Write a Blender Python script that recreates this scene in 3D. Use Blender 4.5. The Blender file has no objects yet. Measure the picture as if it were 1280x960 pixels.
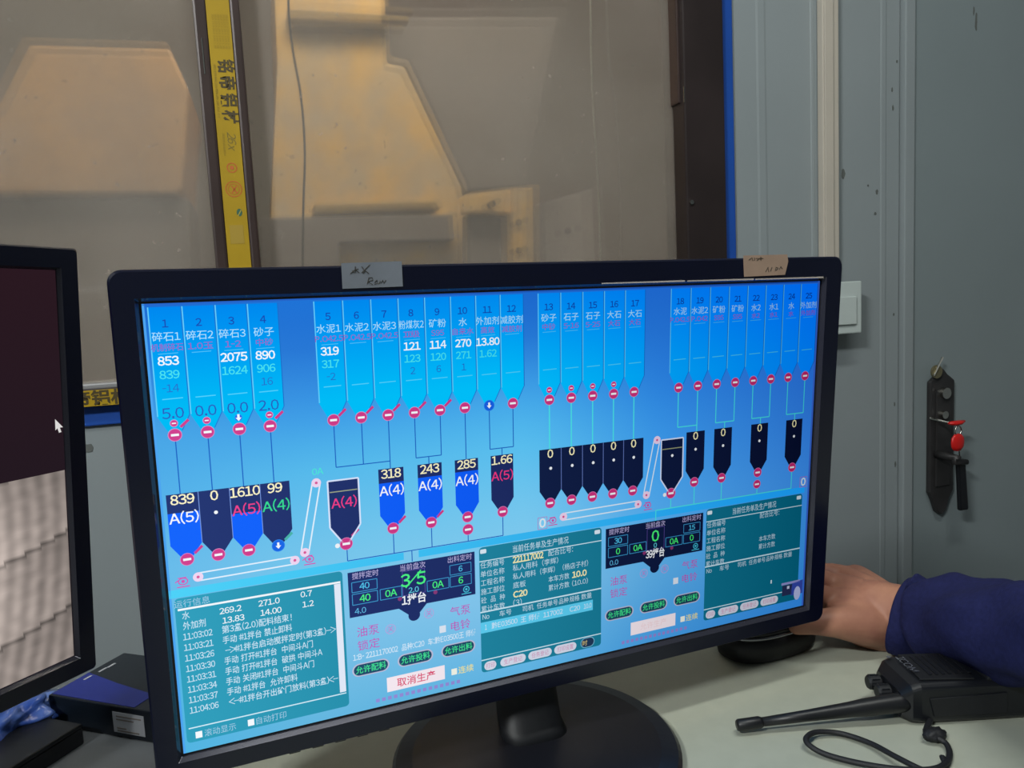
import bpy, bmesh, math, random
from mathutils import Vector, Matrix, noise
import numpy as np
random.seed(7)
SC = bpy.context.scene
COL = SC.collection
PI = math.pi
# ------------------------------------------------------------------ camera
EYE = Vector((0.0, 0.0, 1.12))
F = 960.0                                   # focal length in pixels of a 1280 px wide frame
CX = Vector((0.95014873, -0.30782731, -0.04959571))    # camera right in world
CY = Vector((-0.0802292, -0.08766408, -0.99291404))    # camera down
CZ = Vector((0.30129829, 0.94739504, -0.10799065))     # camera forward
cd = bpy.data.cameras.new('camera'); cam = bpy.data.objects.new('camera', cd); COL.objects.link(cam)
cd.sensor_width = 36; cd.lens = 36 * F / 1280; cd.clip_start = 0.02
rot = Matrix((CX, -CY, -CZ)).transposed()
cam.matrix_world = Matrix.Translation(EYE) @ rot.to_4x4()
SC.camera = cam
# ------------------------------------------------------------------ world, lights, exposure
w = bpy.data.worlds.new('world'); SC.world = w; w.use_nodes = True
w.node_tree.nodes['Background'].inputs[0].default_value = (0.55, 0.62, 0.7, 1)
w.node_tree.nodes['Background'].inputs[1].default_value = 0.05
def area(name, loc, target, sx, sy, power, col):
    l = bpy.data.lights.new(name, 'AREA'); l.shape = 'RECTANGLE'; l.size = sx; l.size_y = sy
    l.energy = power; l.color = col
    o = bpy.data.objects.new(name, l); COL.objects.link(o); o.location = loc
    o.rotation_euler = (Vector(target) - Vector(loc)).to_track_quat('-Z', 'Y').to_euler(); return o
LAMP_Z = 2.44
area('ceiling_light', (-1.45, -0.75, LAMP_Z), (0.2, 0.7, 0.7), 0.45, 0.1, 46, (0.97, 1.0, 0.98))
area('ceiling_light', (0.45, 0.1, LAMP_Z), (0.45, 0.12, 0), 0.9, 0.12, 13, (0.97, 1.0, 0.95))
area('hall_light', (0.3, 1.35, 2.7), (0.4, 2.5, 1.0), 1.2, 0.3, 31, (1.0, 0.88, 0.74))
SC.view_settings.view_transform = 'Standard'; SC.view_settings.look = 'None'
SC.view_settings.exposure = 0.0; SC.view_settings.gamma = 1.0; SC.view_settings.use_curve_mapping = False

# ------------------------------------------------------------------ pixel -> point helpers
def ray(px, py): return CX * ((px - 640) / F) + CY * ((py - 480) / F) + CZ
def atY(px, py, y): r = ray(px, py); return EYE + r * (y / r.y)        # point on a plane parallel to the window wall
def atZ(px, py, z): r = ray(px, py); return EYE + r * ((z - EYE.z) / r.z)  # point on a horizontal plane
def atD(px, py, d): return EYE + ray(px, py) * d                       # point at depth d
# ------------------------------------------------------------------ materials
def lin(c):
    return tuple((x / 12.92 if x <= 0.04045 else ((x + 0.055) / 1.055) ** 2.4) for x in (v / 255 for v in c))
def mat(name, col, rough=0.5, metal=0.0, noise_s=0, noise_a=0.0, bump=0.0, col2=None, spec=0.5, stretch=(1, 1, 1), coat=0):
    m = bpy.data.materials.new(name); m.use_nodes = True
    nt = m.node_tree; b = nt.nodes['Principled BSDF']
    c = lin(col)
    b.inputs['Base Color'].default_value = (*c, 1); b.inputs['Roughness'].default_value = rough
    b.inputs['Metallic'].default_value = metal; b.inputs['Specular IOR Level'].default_value = spec
    b.inputs['Coat Weight'].default_value = coat
    if noise_s:
        tc = nt.nodes.new('ShaderNodeTexCoord'); mp = nt.nodes.new('ShaderNodeMapping')
        mp.inputs['Scale'].default_value = stretch
        nt.links.new(tc.outputs['Object'], mp.inputs[0])
        n = nt.nodes.new('ShaderNodeTexNoise'); n.inputs['Scale'].default_value = noise_s; n.inputs['Detail'].default_value = 6
        nt.links.new(mp.outputs[0], n.inputs['Vector'])
        r = nt.nodes.new('ShaderNodeValToRGB')
        c2 = lin(col2) if col2 else tuple(x * (1 - noise_a) for x in c)
        r.color_ramp.elements[0].position = 0.35; r.color_ramp.elements[1].position = 0.68
        r.color_ramp.elements[0].color = (*c2, 1); r.color_ramp.elements[1].color = (*c, 1)
        nt.links.new(n.outputs['Fac'], r.inputs[0]); nt.links.new(r.outputs[0], b.inputs['Base Color'])
        if bump:
            bp = nt.nodes.new('ShaderNodeBump'); bp.inputs['Strength'].default_value = bump; bp.inputs['Distance'].default_value = 0.002
            nt.links.new(n.outputs['Fac'], bp.inputs['Height']); nt.links.new(bp.outputs[0], b.inputs['Normal'])
    return m
def emit_attr(name, attr, strength=1.0, gloss=True):
    m = bpy.data.materials.new(name); m.use_nodes = True; nt = m.node_tree; nt.nodes.clear()
    a = nt.nodes.new('ShaderNodeVertexColor'); a.layer_name = attr
    e = nt.nodes.new('ShaderNodeEmission'); e.inputs[1].default_value = strength
    o = nt.nodes.new('ShaderNodeOutputMaterial')
    nt.links.new(a.outputs[0], e.inputs[0]); nt.links.new(e.outputs[0], o.inputs[0]); return m
def attr_mat(name, attr, rough=0.6):
    m = bpy.data.materials.new(name); m.use_nodes = True; nt = m.node_tree
    a = nt.nodes.new('ShaderNodeVertexColor'); a.layer_name = attr
    nt.links.new(a.outputs[0], nt.nodes['Principled BSDF'].inputs['Base Color'])
    nt.nodes['Principled BSDF'].inputs['Roughness'].default_value = rough; return m
M = dict(
 steel=mat('painted_steel_panel', (142, 150, 153), 0.42, 0, 2.2, 0.1, 0.05, spec=0.4),
 door=mat('painted_steel_door', (134, 145, 148), 0.4, 0, 1.6, 0.12, 0.04, spec=0.4),
 cream=mat('cream_plastic', (190, 182, 170), 0.45, 0, 9, 0.06),
 white=mat('white_plastic', (188, 198, 196), 0.35),
 brown=mat('brown_aluminium', (64, 50, 47), 0.4, 0.1, 12, 0.25, spec=0.4),
 brownd=mat('dark_brown_aluminium', (50, 42, 42), 0.45, 0.1, 8, 0.3, spec=0.3),
 blue=mat('blue_film', (28, 78, 168), 0.4, 0, 8, 0.1),
 railgrey=mat('grey_rail', (150, 150, 152), 0.4, 0.3),
 film=mat('yellow_film', (180, 148, 32), 0.35, 0, 14, 0.12, spec=0.5),
 ink=mat('dark_ink', (46, 40, 30), 0.5), orange=mat('orange_ink', (200, 96, 40), 0.5), green=mat('green_ink', (40, 96, 74), 0.5),
 inkp=mat('pale_ink', (150, 122, 40), 0.5),
 desk=mat('desk_laminate', (168, 172, 158), 0.38, 0, 60, 0.05, 0.02, spec=0.45),
 table=mat('dark_grey_laminate', (104, 108, 112), 0.4, 0, 40, 0.06),
 piano=mat('piano_black_plastic', (7, 11, 34), 0.28, 0, 30, 0.1, spec=0.5),  # navy tint puts the screen's blue glow into the base colour
 blackp=mat('black_plastic', (20, 22, 27), 0.36, 0, 50, 0.15),
 blackm=mat('matte_black_plastic', (17, 19, 24), 0.55, 0, 80, 0.15, 0.1),
 base=mat('glossy_base_plastic', (24, 25, 32), 0.3, 0, 6, 0.25, spec=0.5),
 lip=mat('glossy_inner_lip', (60, 60, 70), 0.15, 0.4),
 silver=mat('silver_trim', (150, 152, 158), 0.25, 0.8),
 chrome=mat('chrome', (200, 198, 190), 0.18, 1.0), brass=mat('worn_brass', (150, 142, 112), 0.35, 0.8),
 lock=mat('dark_bronze', (58, 57, 58), 0.45, 0.3, 30, 0.25),
 red=mat('red_plastic', (206, 30, 28), 0.35),
 tapeg=mat('grey_translucent_tape', (118, 124, 134), 0.5, 0, 60, 0.12), tapeb=mat('tan_paper_tape', (166, 140, 122), 0.6, 0, 60, 0.12),
 boxk=mat('black_carton', (16, 24, 34), 0.35, 0, 20, 0.2), boxb=mat('blue_carton_print', (24, 38, 128), 0.35), paperw=mat('white_sticker', (168, 170, 176), 0.5),
 bagb=mat('blue_plastic_film', (34, 66, 150), 0.2, 0, 30, 0.3, 0.6, col2=(90, 120, 190), coat=0.5),
 skin=mat('skin', (168, 120, 98), 0.5, 0, 45, 0.1, 0.12, col2=(150, 102, 86), spec=0.35), nail=mat('fingernail', (196, 150, 138), 0.3),
 cloth=mat('navy_cloth', (33, 37, 80), 0.85, 0, 260, 0.25, 0.35, spec=0.15), clothd=mat('dark_navy_cloth', (36, 38, 78), 0.85, 0, 260, 0.2, 0.3, spec=0.15),
 strap=mat('strap_cord', (20, 21, 26), 0.6, 0, 400, 0.2, 0.2), rubber=mat('antenna_rubber', (18, 19, 23), 0.42),
 floor=mat('concrete_floor', (92, 90, 86), 0.8, 0, 5, 0.25), ceil=mat('ceiling_board', (176, 178, 176), 0.7, 0, 3, 0.05),
 iw=mat('interior_panel', (136, 142, 146), 0.6, 0, 2, 0.08),
 hallw=mat('hall_wall_plaster', (134, 126, 114), 0.9, 0, 1.0, 0.2, 0, col2=(126, 104, 96)),
 yel=mat('dusty_yellow_paint', (240, 186, 78), 0.6, 0, 9, 0.2, 0.1, col2=(200, 176, 138)),
 yelt=mat('dusty_tan_paint', (222, 170, 104), 0.7, 0, 3.5, 0.15, col2=(196, 156, 112)),
 dgrey=mat('dusty_grey_steel', (122, 113, 106), 0.7, 0, 3, 0.2), lgrey=mat('pale_dusty_sheet_and_glare', (186, 176, 170), 0.7, 0, 3, 0.15),
 olive=mat('olive_steel', (150, 122, 62), 0.6, 0, 8, 0.2), bolt=mat('dark_bolt', (24, 24, 26), 0.6),
 filmline=mat('pale_added_plastic_edge', (214, 210, 196), 0.4), wire=mat('dark_wire', (60, 54, 50), 0.6),
)
# ------------------------------------------------------------------ object helpers
WM = {}
def world_of(o): return WM.get(o.name, Matrix.Identity(4))
def thing(name, loc, label, cat, group=None, rotz=0.0):
    o = bpy.data.objects.new(name, None); COL.objects.link(o); o.empty_display_size = 0.02
    o.location = loc; o.rotation_euler = (0, 0, rotz)
    WM[o.name] = Matrix.Translation(Vector(loc)) @ Matrix.Rotation(rotz, 4, 'Z')
    if label: o['label'] = label; o['category'] = cat
    if group: o['group'] = group
    return o
def link(name, bm, m, parent=None, smooth=False, label=None, kind=None, mods=None, origin=None):
    """bm is in world coordinates; the mesh is stored in its parent's coordinates"""
    me = bpy.data.meshes.new(name); o = bpy.data.objects.new(name, me); COL.objects.link(o)
    if parent:
        bm.transform(world_of(parent).inverted()); o.parent = parent; WM[o.name] = world_of(parent)
    elif origin is not None:
        bm.transform(Matrix.Translation(-Vector(origin))); o.location = origin; WM[o.name] = Matrix.Translation(Vector(origin))
    bm.normal_update(); bm.to_mesh(me); bm.free()
    for f in me.polygons: f.use_smooth = smooth
    for x in (m if isinstance(m, (list, tuple)) else [m]): me.materials.append(x)
    if label: o['label'] = label
    if kind: o['kind'] = kind
    return o
def recalc(bm): bmesh.ops.recalc_face_normals(bm, faces=bm.faces)
def bev(bm, r, seg=2, ang=0.5):
    if r <= 0: return
    es = [e for e in bm.edges if len(e.link_faces) == 2 and e.calc_face_angle(0) > ang]
    bmesh.ops.bevel(bm, geom=es, offset=r, segments=seg, profile=0.6, affect='EDGES', clamp_overlap=True)
def prism(poly, ext, r=0.0, bm=None, seg=2):
    """closed outline (list of Vectors) pushed along the vector ext"""
    b = bmesh.new(); ext = Vector(ext)
    a = [b.verts.new(Vector(p)) for p in poly]; c = [b.verts.new(Vector(p) + ext) for p in poly]
    b.faces.new(a); b.faces.new(c[::-1]); n = len(a)
    for i in range(n): b.faces.new((a[i], a[(i + 1) % n], c[(i + 1) % n], c[i]))
    recalc(b); bev(b, r, seg)
    return merge(bm, b)
def merge(bm, b):
    if bm is None: return b
    me = bpy.data.meshes.new('tmp'); b.to_mesh(me); b.free(); bm.from_mesh(me); bpy.data.meshes.remove(me); return bm
def box(a, b_, r=0.0, bm=None, seg=2):
    (x0, y0, z0), (x1, y1, z1) = a, b_
    return prism([(x0, y0, z0), (x1, y0, z0), (x1, y1, z0), (x0, y1, z0)], (0, 0, z1 - z0), r, bm, seg)
def frame_of(d, up=Vector((0, 0, 1))):
    d = d.normalized()
    if abs(d.dot(up)) > 0.98: up = Vector((1, 0, 0))
    s = d.cross(up).normalized(); return s, s.cross(d).normalized()
def loft(rings, bm=None, caps=True):
    b = bmesh.new(); R = [[b.verts.new(p) for p in r] for r in rings]; n = len(rings[0])
    for i in range(len(R) - 1):
        for j in range(n): b.faces.new((R[i][j], R[i][(j + 1) % n], R[i + 1][(j + 1) % n], R[i + 1][j]))
    if caps: b.faces.new(R[0]); b.faces.new(R[-1][::-1])
    recalc(b); return merge(bm, b)
def tube(pts, rad, n=10, bm=None, flat=1.0):
    pts = [Vector(p) for p in pts]; rings = []
    s, t = frame_of(pts[1] - pts[0])
    for i, p in enumerate(pts):
        d = (pts[min(i + 1, len(pts) - 1)] - pts[max(i - 1, 0)]).normalized()
        s = (s - d * s.dot(d)).normalized(); t = s.cross(d).normalized()
        r = rad[i] if isinstance(rad, (list, tuple)) else rad
        rings.append([p + s * (math.cos(a) * r) + t * (math.sin(a) * r * flat) for a in (2 * PI * k / n for k in range(n))])
    return loft(rings, bm)
def cyl(a, b_, r, n=24, bm=None, r2=None): return tube([a, b_], [r, r if r2 is None else r2], n, bm)
def lathe(c, prof, n=64, bm=None):
    c = Vector(c); return loft([[c + Vector((math.cos(2 * PI * k / n) * r, math.sin(2 * PI * k / n) * r, z)) for k in range(n)] for r, z in prof], bm)
def smooth_path(p, k=6):
    p = [Vector(q) for q in p]; out = []
    for i in range(len(p) - 1):
        a, b, c, d = p[max(i - 1, 0)], p[i], p[i + 1], p[min(i + 2, len(p) - 1)]
        for j in range(k):
            t = j / k; out.append(0.5 * ((2 * b) + (c - a) * t + (2 * a - 5 * b + 4 * c - d) * t * t + (3 * b - a - 3 * c + d) * t ** 3))
    return out + [p[-1]]
# ---- text
TC = {}; GC_ = {}
ADV = {' ': .3, ':': .28, '.': .28, ',': .28, '(': .36, ')': .36, '/': .36, '-': .36, 'A': .68, 'B': .66, 'C': .7, 'D': .7, 'E': .64, 'I': .3, 'L': .56, 'M': .84, 'N': .72, 'O': .76, 'P': .66, 'S': .64, '<': .55, '>': .55, '#': .56, 'x': .52}
def glyph(ch, bold, shear):
    """one letter as flat faces; latin letters use the full-width forms of the CJK face"""
    k = (ch, bold, shear)
    if k not in GC_:
        c = bpy.data.curves.new('t', 'FONT'); c.body = chr(ord(ch) + 0xFEE0) if 33 <= ord(ch) <= 126 else ch; c.resolution_u = 2; c.offset = bold; c.shear = shear
        o = bpy.data.objects.new('t', c); COL.objects.link(o)
        d = bpy.context.evaluated_depsgraph_get(); e = o.evaluated_get(d); me = e.to_mesh()
        GC_[k] = ([(v.co.x, v.co.y) for v in me.vertices], [tuple(p.vertices) for p in me.polygons])
        e.to_mesh_clear(); bpy.data.objects.remove(o); bpy.data.curves.remove(c)
    return GC_[k]
def glyphs(s, bold=0.0, shear=0.0):
    k = (s, bold, shear)
    if k not in TC:
        vs, fs, x = [], [], 0.0
        for ch in s:
            adv = ADV.get(ch, .556 if ord(ch) < 256 else 1.0)
            if ch != ' ':
                gv, gf = glyph(ch, min(bold, .013) if ch in '4A' else bold, shear)
                if ch == '-': gv = [(a * .45, b) for a, b in gv]
                x0, x1 = min(v[0] for v in gv), max(v[0] for v in gv); off = x + adv / 2 - (x0 + x1) / 2 if ord(ch) < 256 else x
                n = len(vs); vs += [(a + off, b) for a, b in gv]; fs += [tuple(n + i for i in f) for f in gf]
            x += adv
        TC[k] = (vs, fs)
    return TC[k]
class Flat:
    """coloured flat graphics laid out on a plane; layers are stacked a few hundredths of a millimetre apart"""
    def __init__(s): s.v = []; s.f = []; s.c = []; s.z = 0; s.shade = lambda x, y, c: c
    def poly(s, pts, col, z):
        n = len(s.v); s.v += [(x, y, z) for x, y in pts]; s.f.append(tuple(range(n, n + len(pts)))); s.c.append([s.shade(x, y, col) for x, y in pts])
    def rect(s, x0, y0, x1, y1, col, z): s.poly([(x0, y0), (x1, y0), (x1, y1), (x0, y1)], col, z)
    def grid(s, x0, y0, x1, y1, nx, ny, fn, z):
        for i in range(nx):
            for j in range(ny):
                a, b = x0 + (x1 - x0) * i / nx, x0 + (x1 - x0) * (i + 1) / nx; c, d = y0 + (y1 - y0) * j / ny, y0 + (y1 - y0) * (j + 1) / ny
                n = len(s.v); q = [(a, c), (b, c), (b, d), (a, d)]
                s.v += [(x, y, z) for x, y in q]; s.f.append((n, n + 1, n + 2, n + 3)); s.c.append([fn(x, y) for x, y in q])
    def line(s, p, q, w, col, z):
        d = Vector((q[0] - p[0], q[1] - p[1])).normalized(); n = Vector((-d.y, d.x)) * w / 2
        s.poly([(p[0] + n.x, p[1] + n.y), (q[0] + n.x, q[1] + n.y), (q[0] - n.x, q[1] - n.y), (p[0] - n.x, p[1] - n.y)], col, z)
    def pline(s, pts, w, col, z):
        for a, b in zip(pts, pts[1:]): s.line(a, b, w, col, z)
    def disc(s, x, y, r, col, z, ry=None, n=20): s.poly([(x + r * math.cos(2 * PI * k / n), y + (ry or r) * math.sin(2 * PI * k / n)) for k in range(n)], col, z)
    def ring(s, x, y, r, w, col, z, ry=None, n=20):
        P = [(x + r * math.cos(2 * PI * k / n), y + (ry or r) * math.sin(2 * PI * k / n)) for k in range(n + 1)]; s.pline(P, w, col, z)
    def pill(s, x0, y0, x1, y1, col, z, r=None):
        r = r or (y1 - y0) / 2; P = []
        for cx, cy, a0 in ((x1 - r, y0 + r, -PI / 2), (x1 - r, y1 - r, 0), (x0 + r, y1 - r, PI / 2), (x0 + r, y0 + r, PI)):
            P += [(cx + r * math.cos(a0 + PI / 2 * k / 5), cy + r * math.sin(a0 + PI / 2 * k / 5)) for k in range(6)]
        s.poly(P, col, z)
    def box(s, x0, y0, x1, y1, w, col, z): s.pline([(x0, y0), (x1, y0), (x1, y1), (x0, y1), (x0, y0)], w, col, z)
    def text(s, t, x, y, size, col, z, bold=0.0, width=None, align='c', shear=0.0):
        vs, fs = glyphs(t, bold, shear)
        if not vs: return
        x0, x1 = min(v[0] for v in vs), max(v[0] for v in vs)
        sx = size if width is None else width / (x1 - x0)
        ox = x - (x0 + x1) / 2 * sx if align == 'c' else x - x0 * sx
        n = len(s.v); s.v += [(ox + a * sx, y - (b - 0.35) * size, z) for a, b in vs]
        for f in fs:
            s.f.append(tuple(n + i for i in f)); s.c.append([s.shade(s.v[n + i][0], s.v[n + i][1], col) for i in f])
    def build(s, name, mt, xf, parent=None, label=None):
        me = bpy.data.meshes.new(name); inv = world_of(parent).inverted() if parent else Matrix.Identity(4)
        me.from_pydata([inv @ xf(*v) for v in s.v], [], s.f)
        a = me.color_attributes.new('paint', 'FLOAT_COLOR', 'CORNER')
        flat = []
        for c in s.c:
            for q in c: flat += [*lin(q), 1.0]
        a.data.foreach_set('color', flat)
        o = bpy.data.objects.new(name, me); COL.objects.link(o); me.materials.append(mt)
        if parent: o.parent = parent
        if label: o['label'] = label
        return o

# ================================================================== SETTING
WY = 1.09                                                   # face of the window wall
def struct(name, bm, m, parent=None, smooth=False):
    o = link(name, bm, m, parent, smooth)
    if not parent: o['kind'] = 'structure'
    return o
def wx(px, py=200): return atY(px, py, WY).x
def wz(px, py): return atY(px, py, WY).z
X_MULL0, X_MULL1 = wx(243, 30), wx(301, 30)
X_J0, X_J1 = wx(849, 150), wx(899, 150)                     # window right jamb (dark brown)
X_BL1 = wx(915, 150)                                        # blue film
X_T0, X_T1 = atY(1030, 150, WY - .018).x, atY(1050, 150, WY - .018).x                   # cable trunking
X_F0, X_F1 = wx(1125, 150), wx(1140, 150)                   # door frame strip
Z_SILL = wz(125, 478); Z_FILM = wz(125, 485); Z_FB = wz(125, 506); Z_BB = wz(125, 531)
XW0, XW1, YB, ZT = -1.9, 2.3, -1.6, 2.5
struct('floor', box((XW0 - .05, YB - .05, -0.08), (XW1 + .05, WY + .06, 0)), M['floor'])
struct('ceiling', box((XW0 - .05, YB - .05, ZT), (XW1 + .05, WY + .06, ZT + .06)), M['ceil'])
struct('wall_left', box((XW0 - .06, YB, 0), (XW0, WY, ZT)), M['iw'])
struct('wall_right', box((XW1, YB, 0), (XW1 + .06, WY, ZT)), M['iw'])
struct('wall_rear', box((XW0, YB - .06, 0), (XW1, YB, ZT)), M['iw'])
wb = bpy.data.objects.new('wall_window_side', None); COL.objects.link(wb); wb['kind'] = 'structure'
ZW1 = 2.2                                                   # top of the window opening
def panel(x0, x1, z0, z1, m='steel', y=WY): return link('panel', box((x0, y, z0), (x1, y + .05, z1), 0.003), M[m], wb)
step = 0.95
x = XW0
while x < X_J1 - 0.01:                                      # panels under the window
    x2 = min(x + step, X_J1 + .0); panel(x + .0015, x2 - .0015, 0, Z_BB); x = x2
panel(XW0, X_J1, ZW1 + .07, ZT); panel(X_J1 + .0015, X_BL1 - .0015, 0, Z_BB)
panel(X_BL1, X_T0 + .006, 0, ZT); panel(X_T0 + .008, X_F0, 0, ZT)
panel(X_F1 + 0.93, XW1, 0, ZT); panel(X_F1 - .01, X_F1 + 0.92, 2.08, ZT)
# shallow pressed ribs of the steel sheet
for px, wdt in ((953, .014), (1016, .006), (1104, .010)):
    xr = wx(px); b = loft([[Vector((xr - wdt, WY + .001, z)), Vector((xr - wdt * .4, WY - .0009, z)), Vector((xr + wdt * .4, WY - .0009, z)), Vector((xr + wdt, WY + .001, z))] for z in (0.0, ZT)])
    link('pressed_rib', b, M['steel'], wb)
# scuffs and small dirt marks on the sheet
def blot(px, py, rx, rz, y, seed, parent):
    c = atY(px, py, y); rnd = random.Random(seed)
    b = prism([Vector((c.x + rx * math.cos(a) * rnd.uniform(.6, 1.1), y - .0006, c.z + rz * math.sin(a) * rnd.uniform(.7, 1.1))) for a in (2 * PI * k / 14 for k in range(14))], (0, .0012, 0))
    link('dirt_mark', b, M['dirt'], parent)
M['dirt'] = mat('dirt', (92, 96, 94), 0.8)
for i, q in enumerate(((1054, 217, .004, .009), (1096, 240, .003, .005), (1094, 267, .0025, .003), (1085, 232, .002, .002), (1115, 112, .002, .004), (1121, 77, .002, .003), (1116, 135, .002, .005), (1117, 393, .002, .003), (1118, 505, .002, .004), (1119, 580, .002, .006), (109, 560, .008, .006))):
    blot(*q, WY, i, wb)
# blue film strips and window frame
struct('trim_1', box((X_J1, WY - .006, Z_BB), (X_BL1, WY + .05, ZT), .002), M['blue'])
struct('trim_2', box((XW0, WY - .006, Z_BB), (X_J1, WY + .05, Z_FB), .002), M['blue'])
win = bpy.data.objects.new('window_1', None); COL.objects.link(win); win['kind'] = 'structure'
XA = -1.25
link('bottom_frame', box((XA, WY - .02, Z_FB), (X_J1, WY + .05, Z_FILM), .002), M['brown'], win)
link('sill_rail', box((XA, WY - .014, Z_FILM), (X_J0, WY + .045, Z_SILL), .002), M['railgrey'], win)
link('protective_film', box((XA + .01, WY - .0206, Z_FB + .0008), (X_J0, WY - .0201, Z_FILM - .0006)), M['film'], win, label='yellow printed film on bottom frame')
link('jamb', box((X_J0, WY - .016, Z_FB), (X_J1, WY + .05, ZW1), .003), M['brownd'], win)
link('jamb', box((XA, WY - .016, Z_FILM), (XA + .055, WY + .05, ZW1), .003), M['brownd'], win)
link('head_frame', box((XA, WY - .016, ZW1), (X_J1, WY + .05, ZW1 + .07), .003), M['brownd'], win)
# sash rim with the notch on the right jamb
link('sash_stile', box((X_J0 - .004, WY - .005, wz(848, 130)), (X_J0 + .012, WY + .02, ZW1), .002), M['brown'], win)
s = atY(864, 253, WY - .016); link('screw', cyl(s, s + Vector((0, -.003, 0)), .0035, 12), M['chrome'], win)
s = atY(855, 118, WY - .016); link('latch_strip', box((s.x - .0008, s.y - .001, s.z - .012), (s.x + .0008, s.y, s.z + .012)), M['chrome'], win)
# mullion: two brown profiles with a channel between them, film over the channel
mw = X_MULL1 - X_MULL0; xa, xb = X_MULL0 + mw * .27, X_MULL0 + mw * .79
link('mullion', box((X_MULL0, WY - .012, Z_SILL), (xa, WY + .03, ZW1), .003), M['brown'], win)
link('mullion', box((xb, WY - .012, Z_SILL), (X_MULL1, WY + .03, ZW1), .003), M['brown'], win)
link('mullion_core', box((xa, WY - .009, Z_SILL), (xb, WY + .03, ZW1), .0), M['brown'], win)
film = link('protective_film', box((xa + .0005, WY - .0098, Z_SILL + .001), (xb - .0005, WY - .0092, ZW1)), M['film'], win, label='yellow printed film on mullion')
for zz in (0.0,):
    s = atY(254, 70, WY - .0125); link('scratch', box((s.x - .0006, s.y - .0004, s.z - .022), (s.x + .0006, s.y, s.z + .022)), M['chrome'], win)
# prints on the film (text turned a quarter so that it runs downward, heads to the right)
fy = WY - .01
fp = Flat()
ZI = (70, 58, 26); ZP = (152, 128, 34)
def frot(px, py):
    p = atY(px, py, fy); return p
# local frame: x runs down the strip, y to the right of the strip is glyph top
c0 = atY(262, 0, fy); fw = xb - xa
def fpos(u, v, z): return Vector((xa + fw * 0.5 - v, fy - z, FZ0 - u))   # u down (m), v across (m), Flat's y grows downward = to the left
FZ0 = atY(270, 0, fy).z
k = (FZ0 - atY(300, 325, fy).z) / 325.0
def U(py): return py * k
for i, ch in enumerate('铭帝铝材'): fp.text(ch, U(80 + 21 * i), -.0035, .021, ZI, 0.0001, bold=.03, width=U(16.5))
for r in range(6): fp.text('28.8 27.5 29.6 2.64 1.35', U(38), -.010 + r * .0034, .0028, ZP, 0.0001, width=U(42))
fp.text('断桥隔热铝合金型材', U(112), .0098, .0032, ZP, .0001, width=U(66))
fp.text('26x', U(174), -.003, .014, (120, 104, 40), .0001, shear=.3, width=U(24)); fp.text('高级铝合金型材', U(178), .0065, .003, ZP, .0001, width=U(28))
OR = (190, 96, 40)
fp.ring(U(207), -.0005, .0058, .0014, OR, .0001); fp.disc(U(207), -.0005, .0026, OR, .0001)
fp.ring(U(234), -.0005, .0098, .0012, OR, .0001); fp.ring(U(234), -.0005, .0066, .0008, OR, .0001); fp.line((U(230), -.004), (U(239), .002), .0016, OR, .0001); fp.line((U(239), -.004), (U(230), .002), .0016, OR, .0001)
fp.disc(U(264), -.005, .0048, (52, 98, 78), .0001, ry=.0034); fp.line((U(261), -.007), (U(268), -.003), .001, (190, 170, 60), .0002)
fp.rect(U(280), -.008, U(304), .009, (166, 138, 44), .0001)
fp.build('film_print', attr_mat('film_ink', 'paint'), fpos, film)
film2 = [o for o in win.children if o.name.startswith('protective_film')][0]
fq = Flat(); yb = WY - .0208; zc = (Z_FB + Z_FILM) / 2; hh = Z_FILM - Z_FB
for kx in range(-6, 8):
    xx = wx(118, 495) + kx * .115
    fq.text('铭帝铝材', xx, 0, hh * .92, ZI, .0001, bold=.03, width=.088)
fq.build('film_print', attr_mat('film_ink_b', 'paint'), lambda x_, y_, z_: Vector((x_, yb - z_, zc - y_)), film2)
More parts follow.
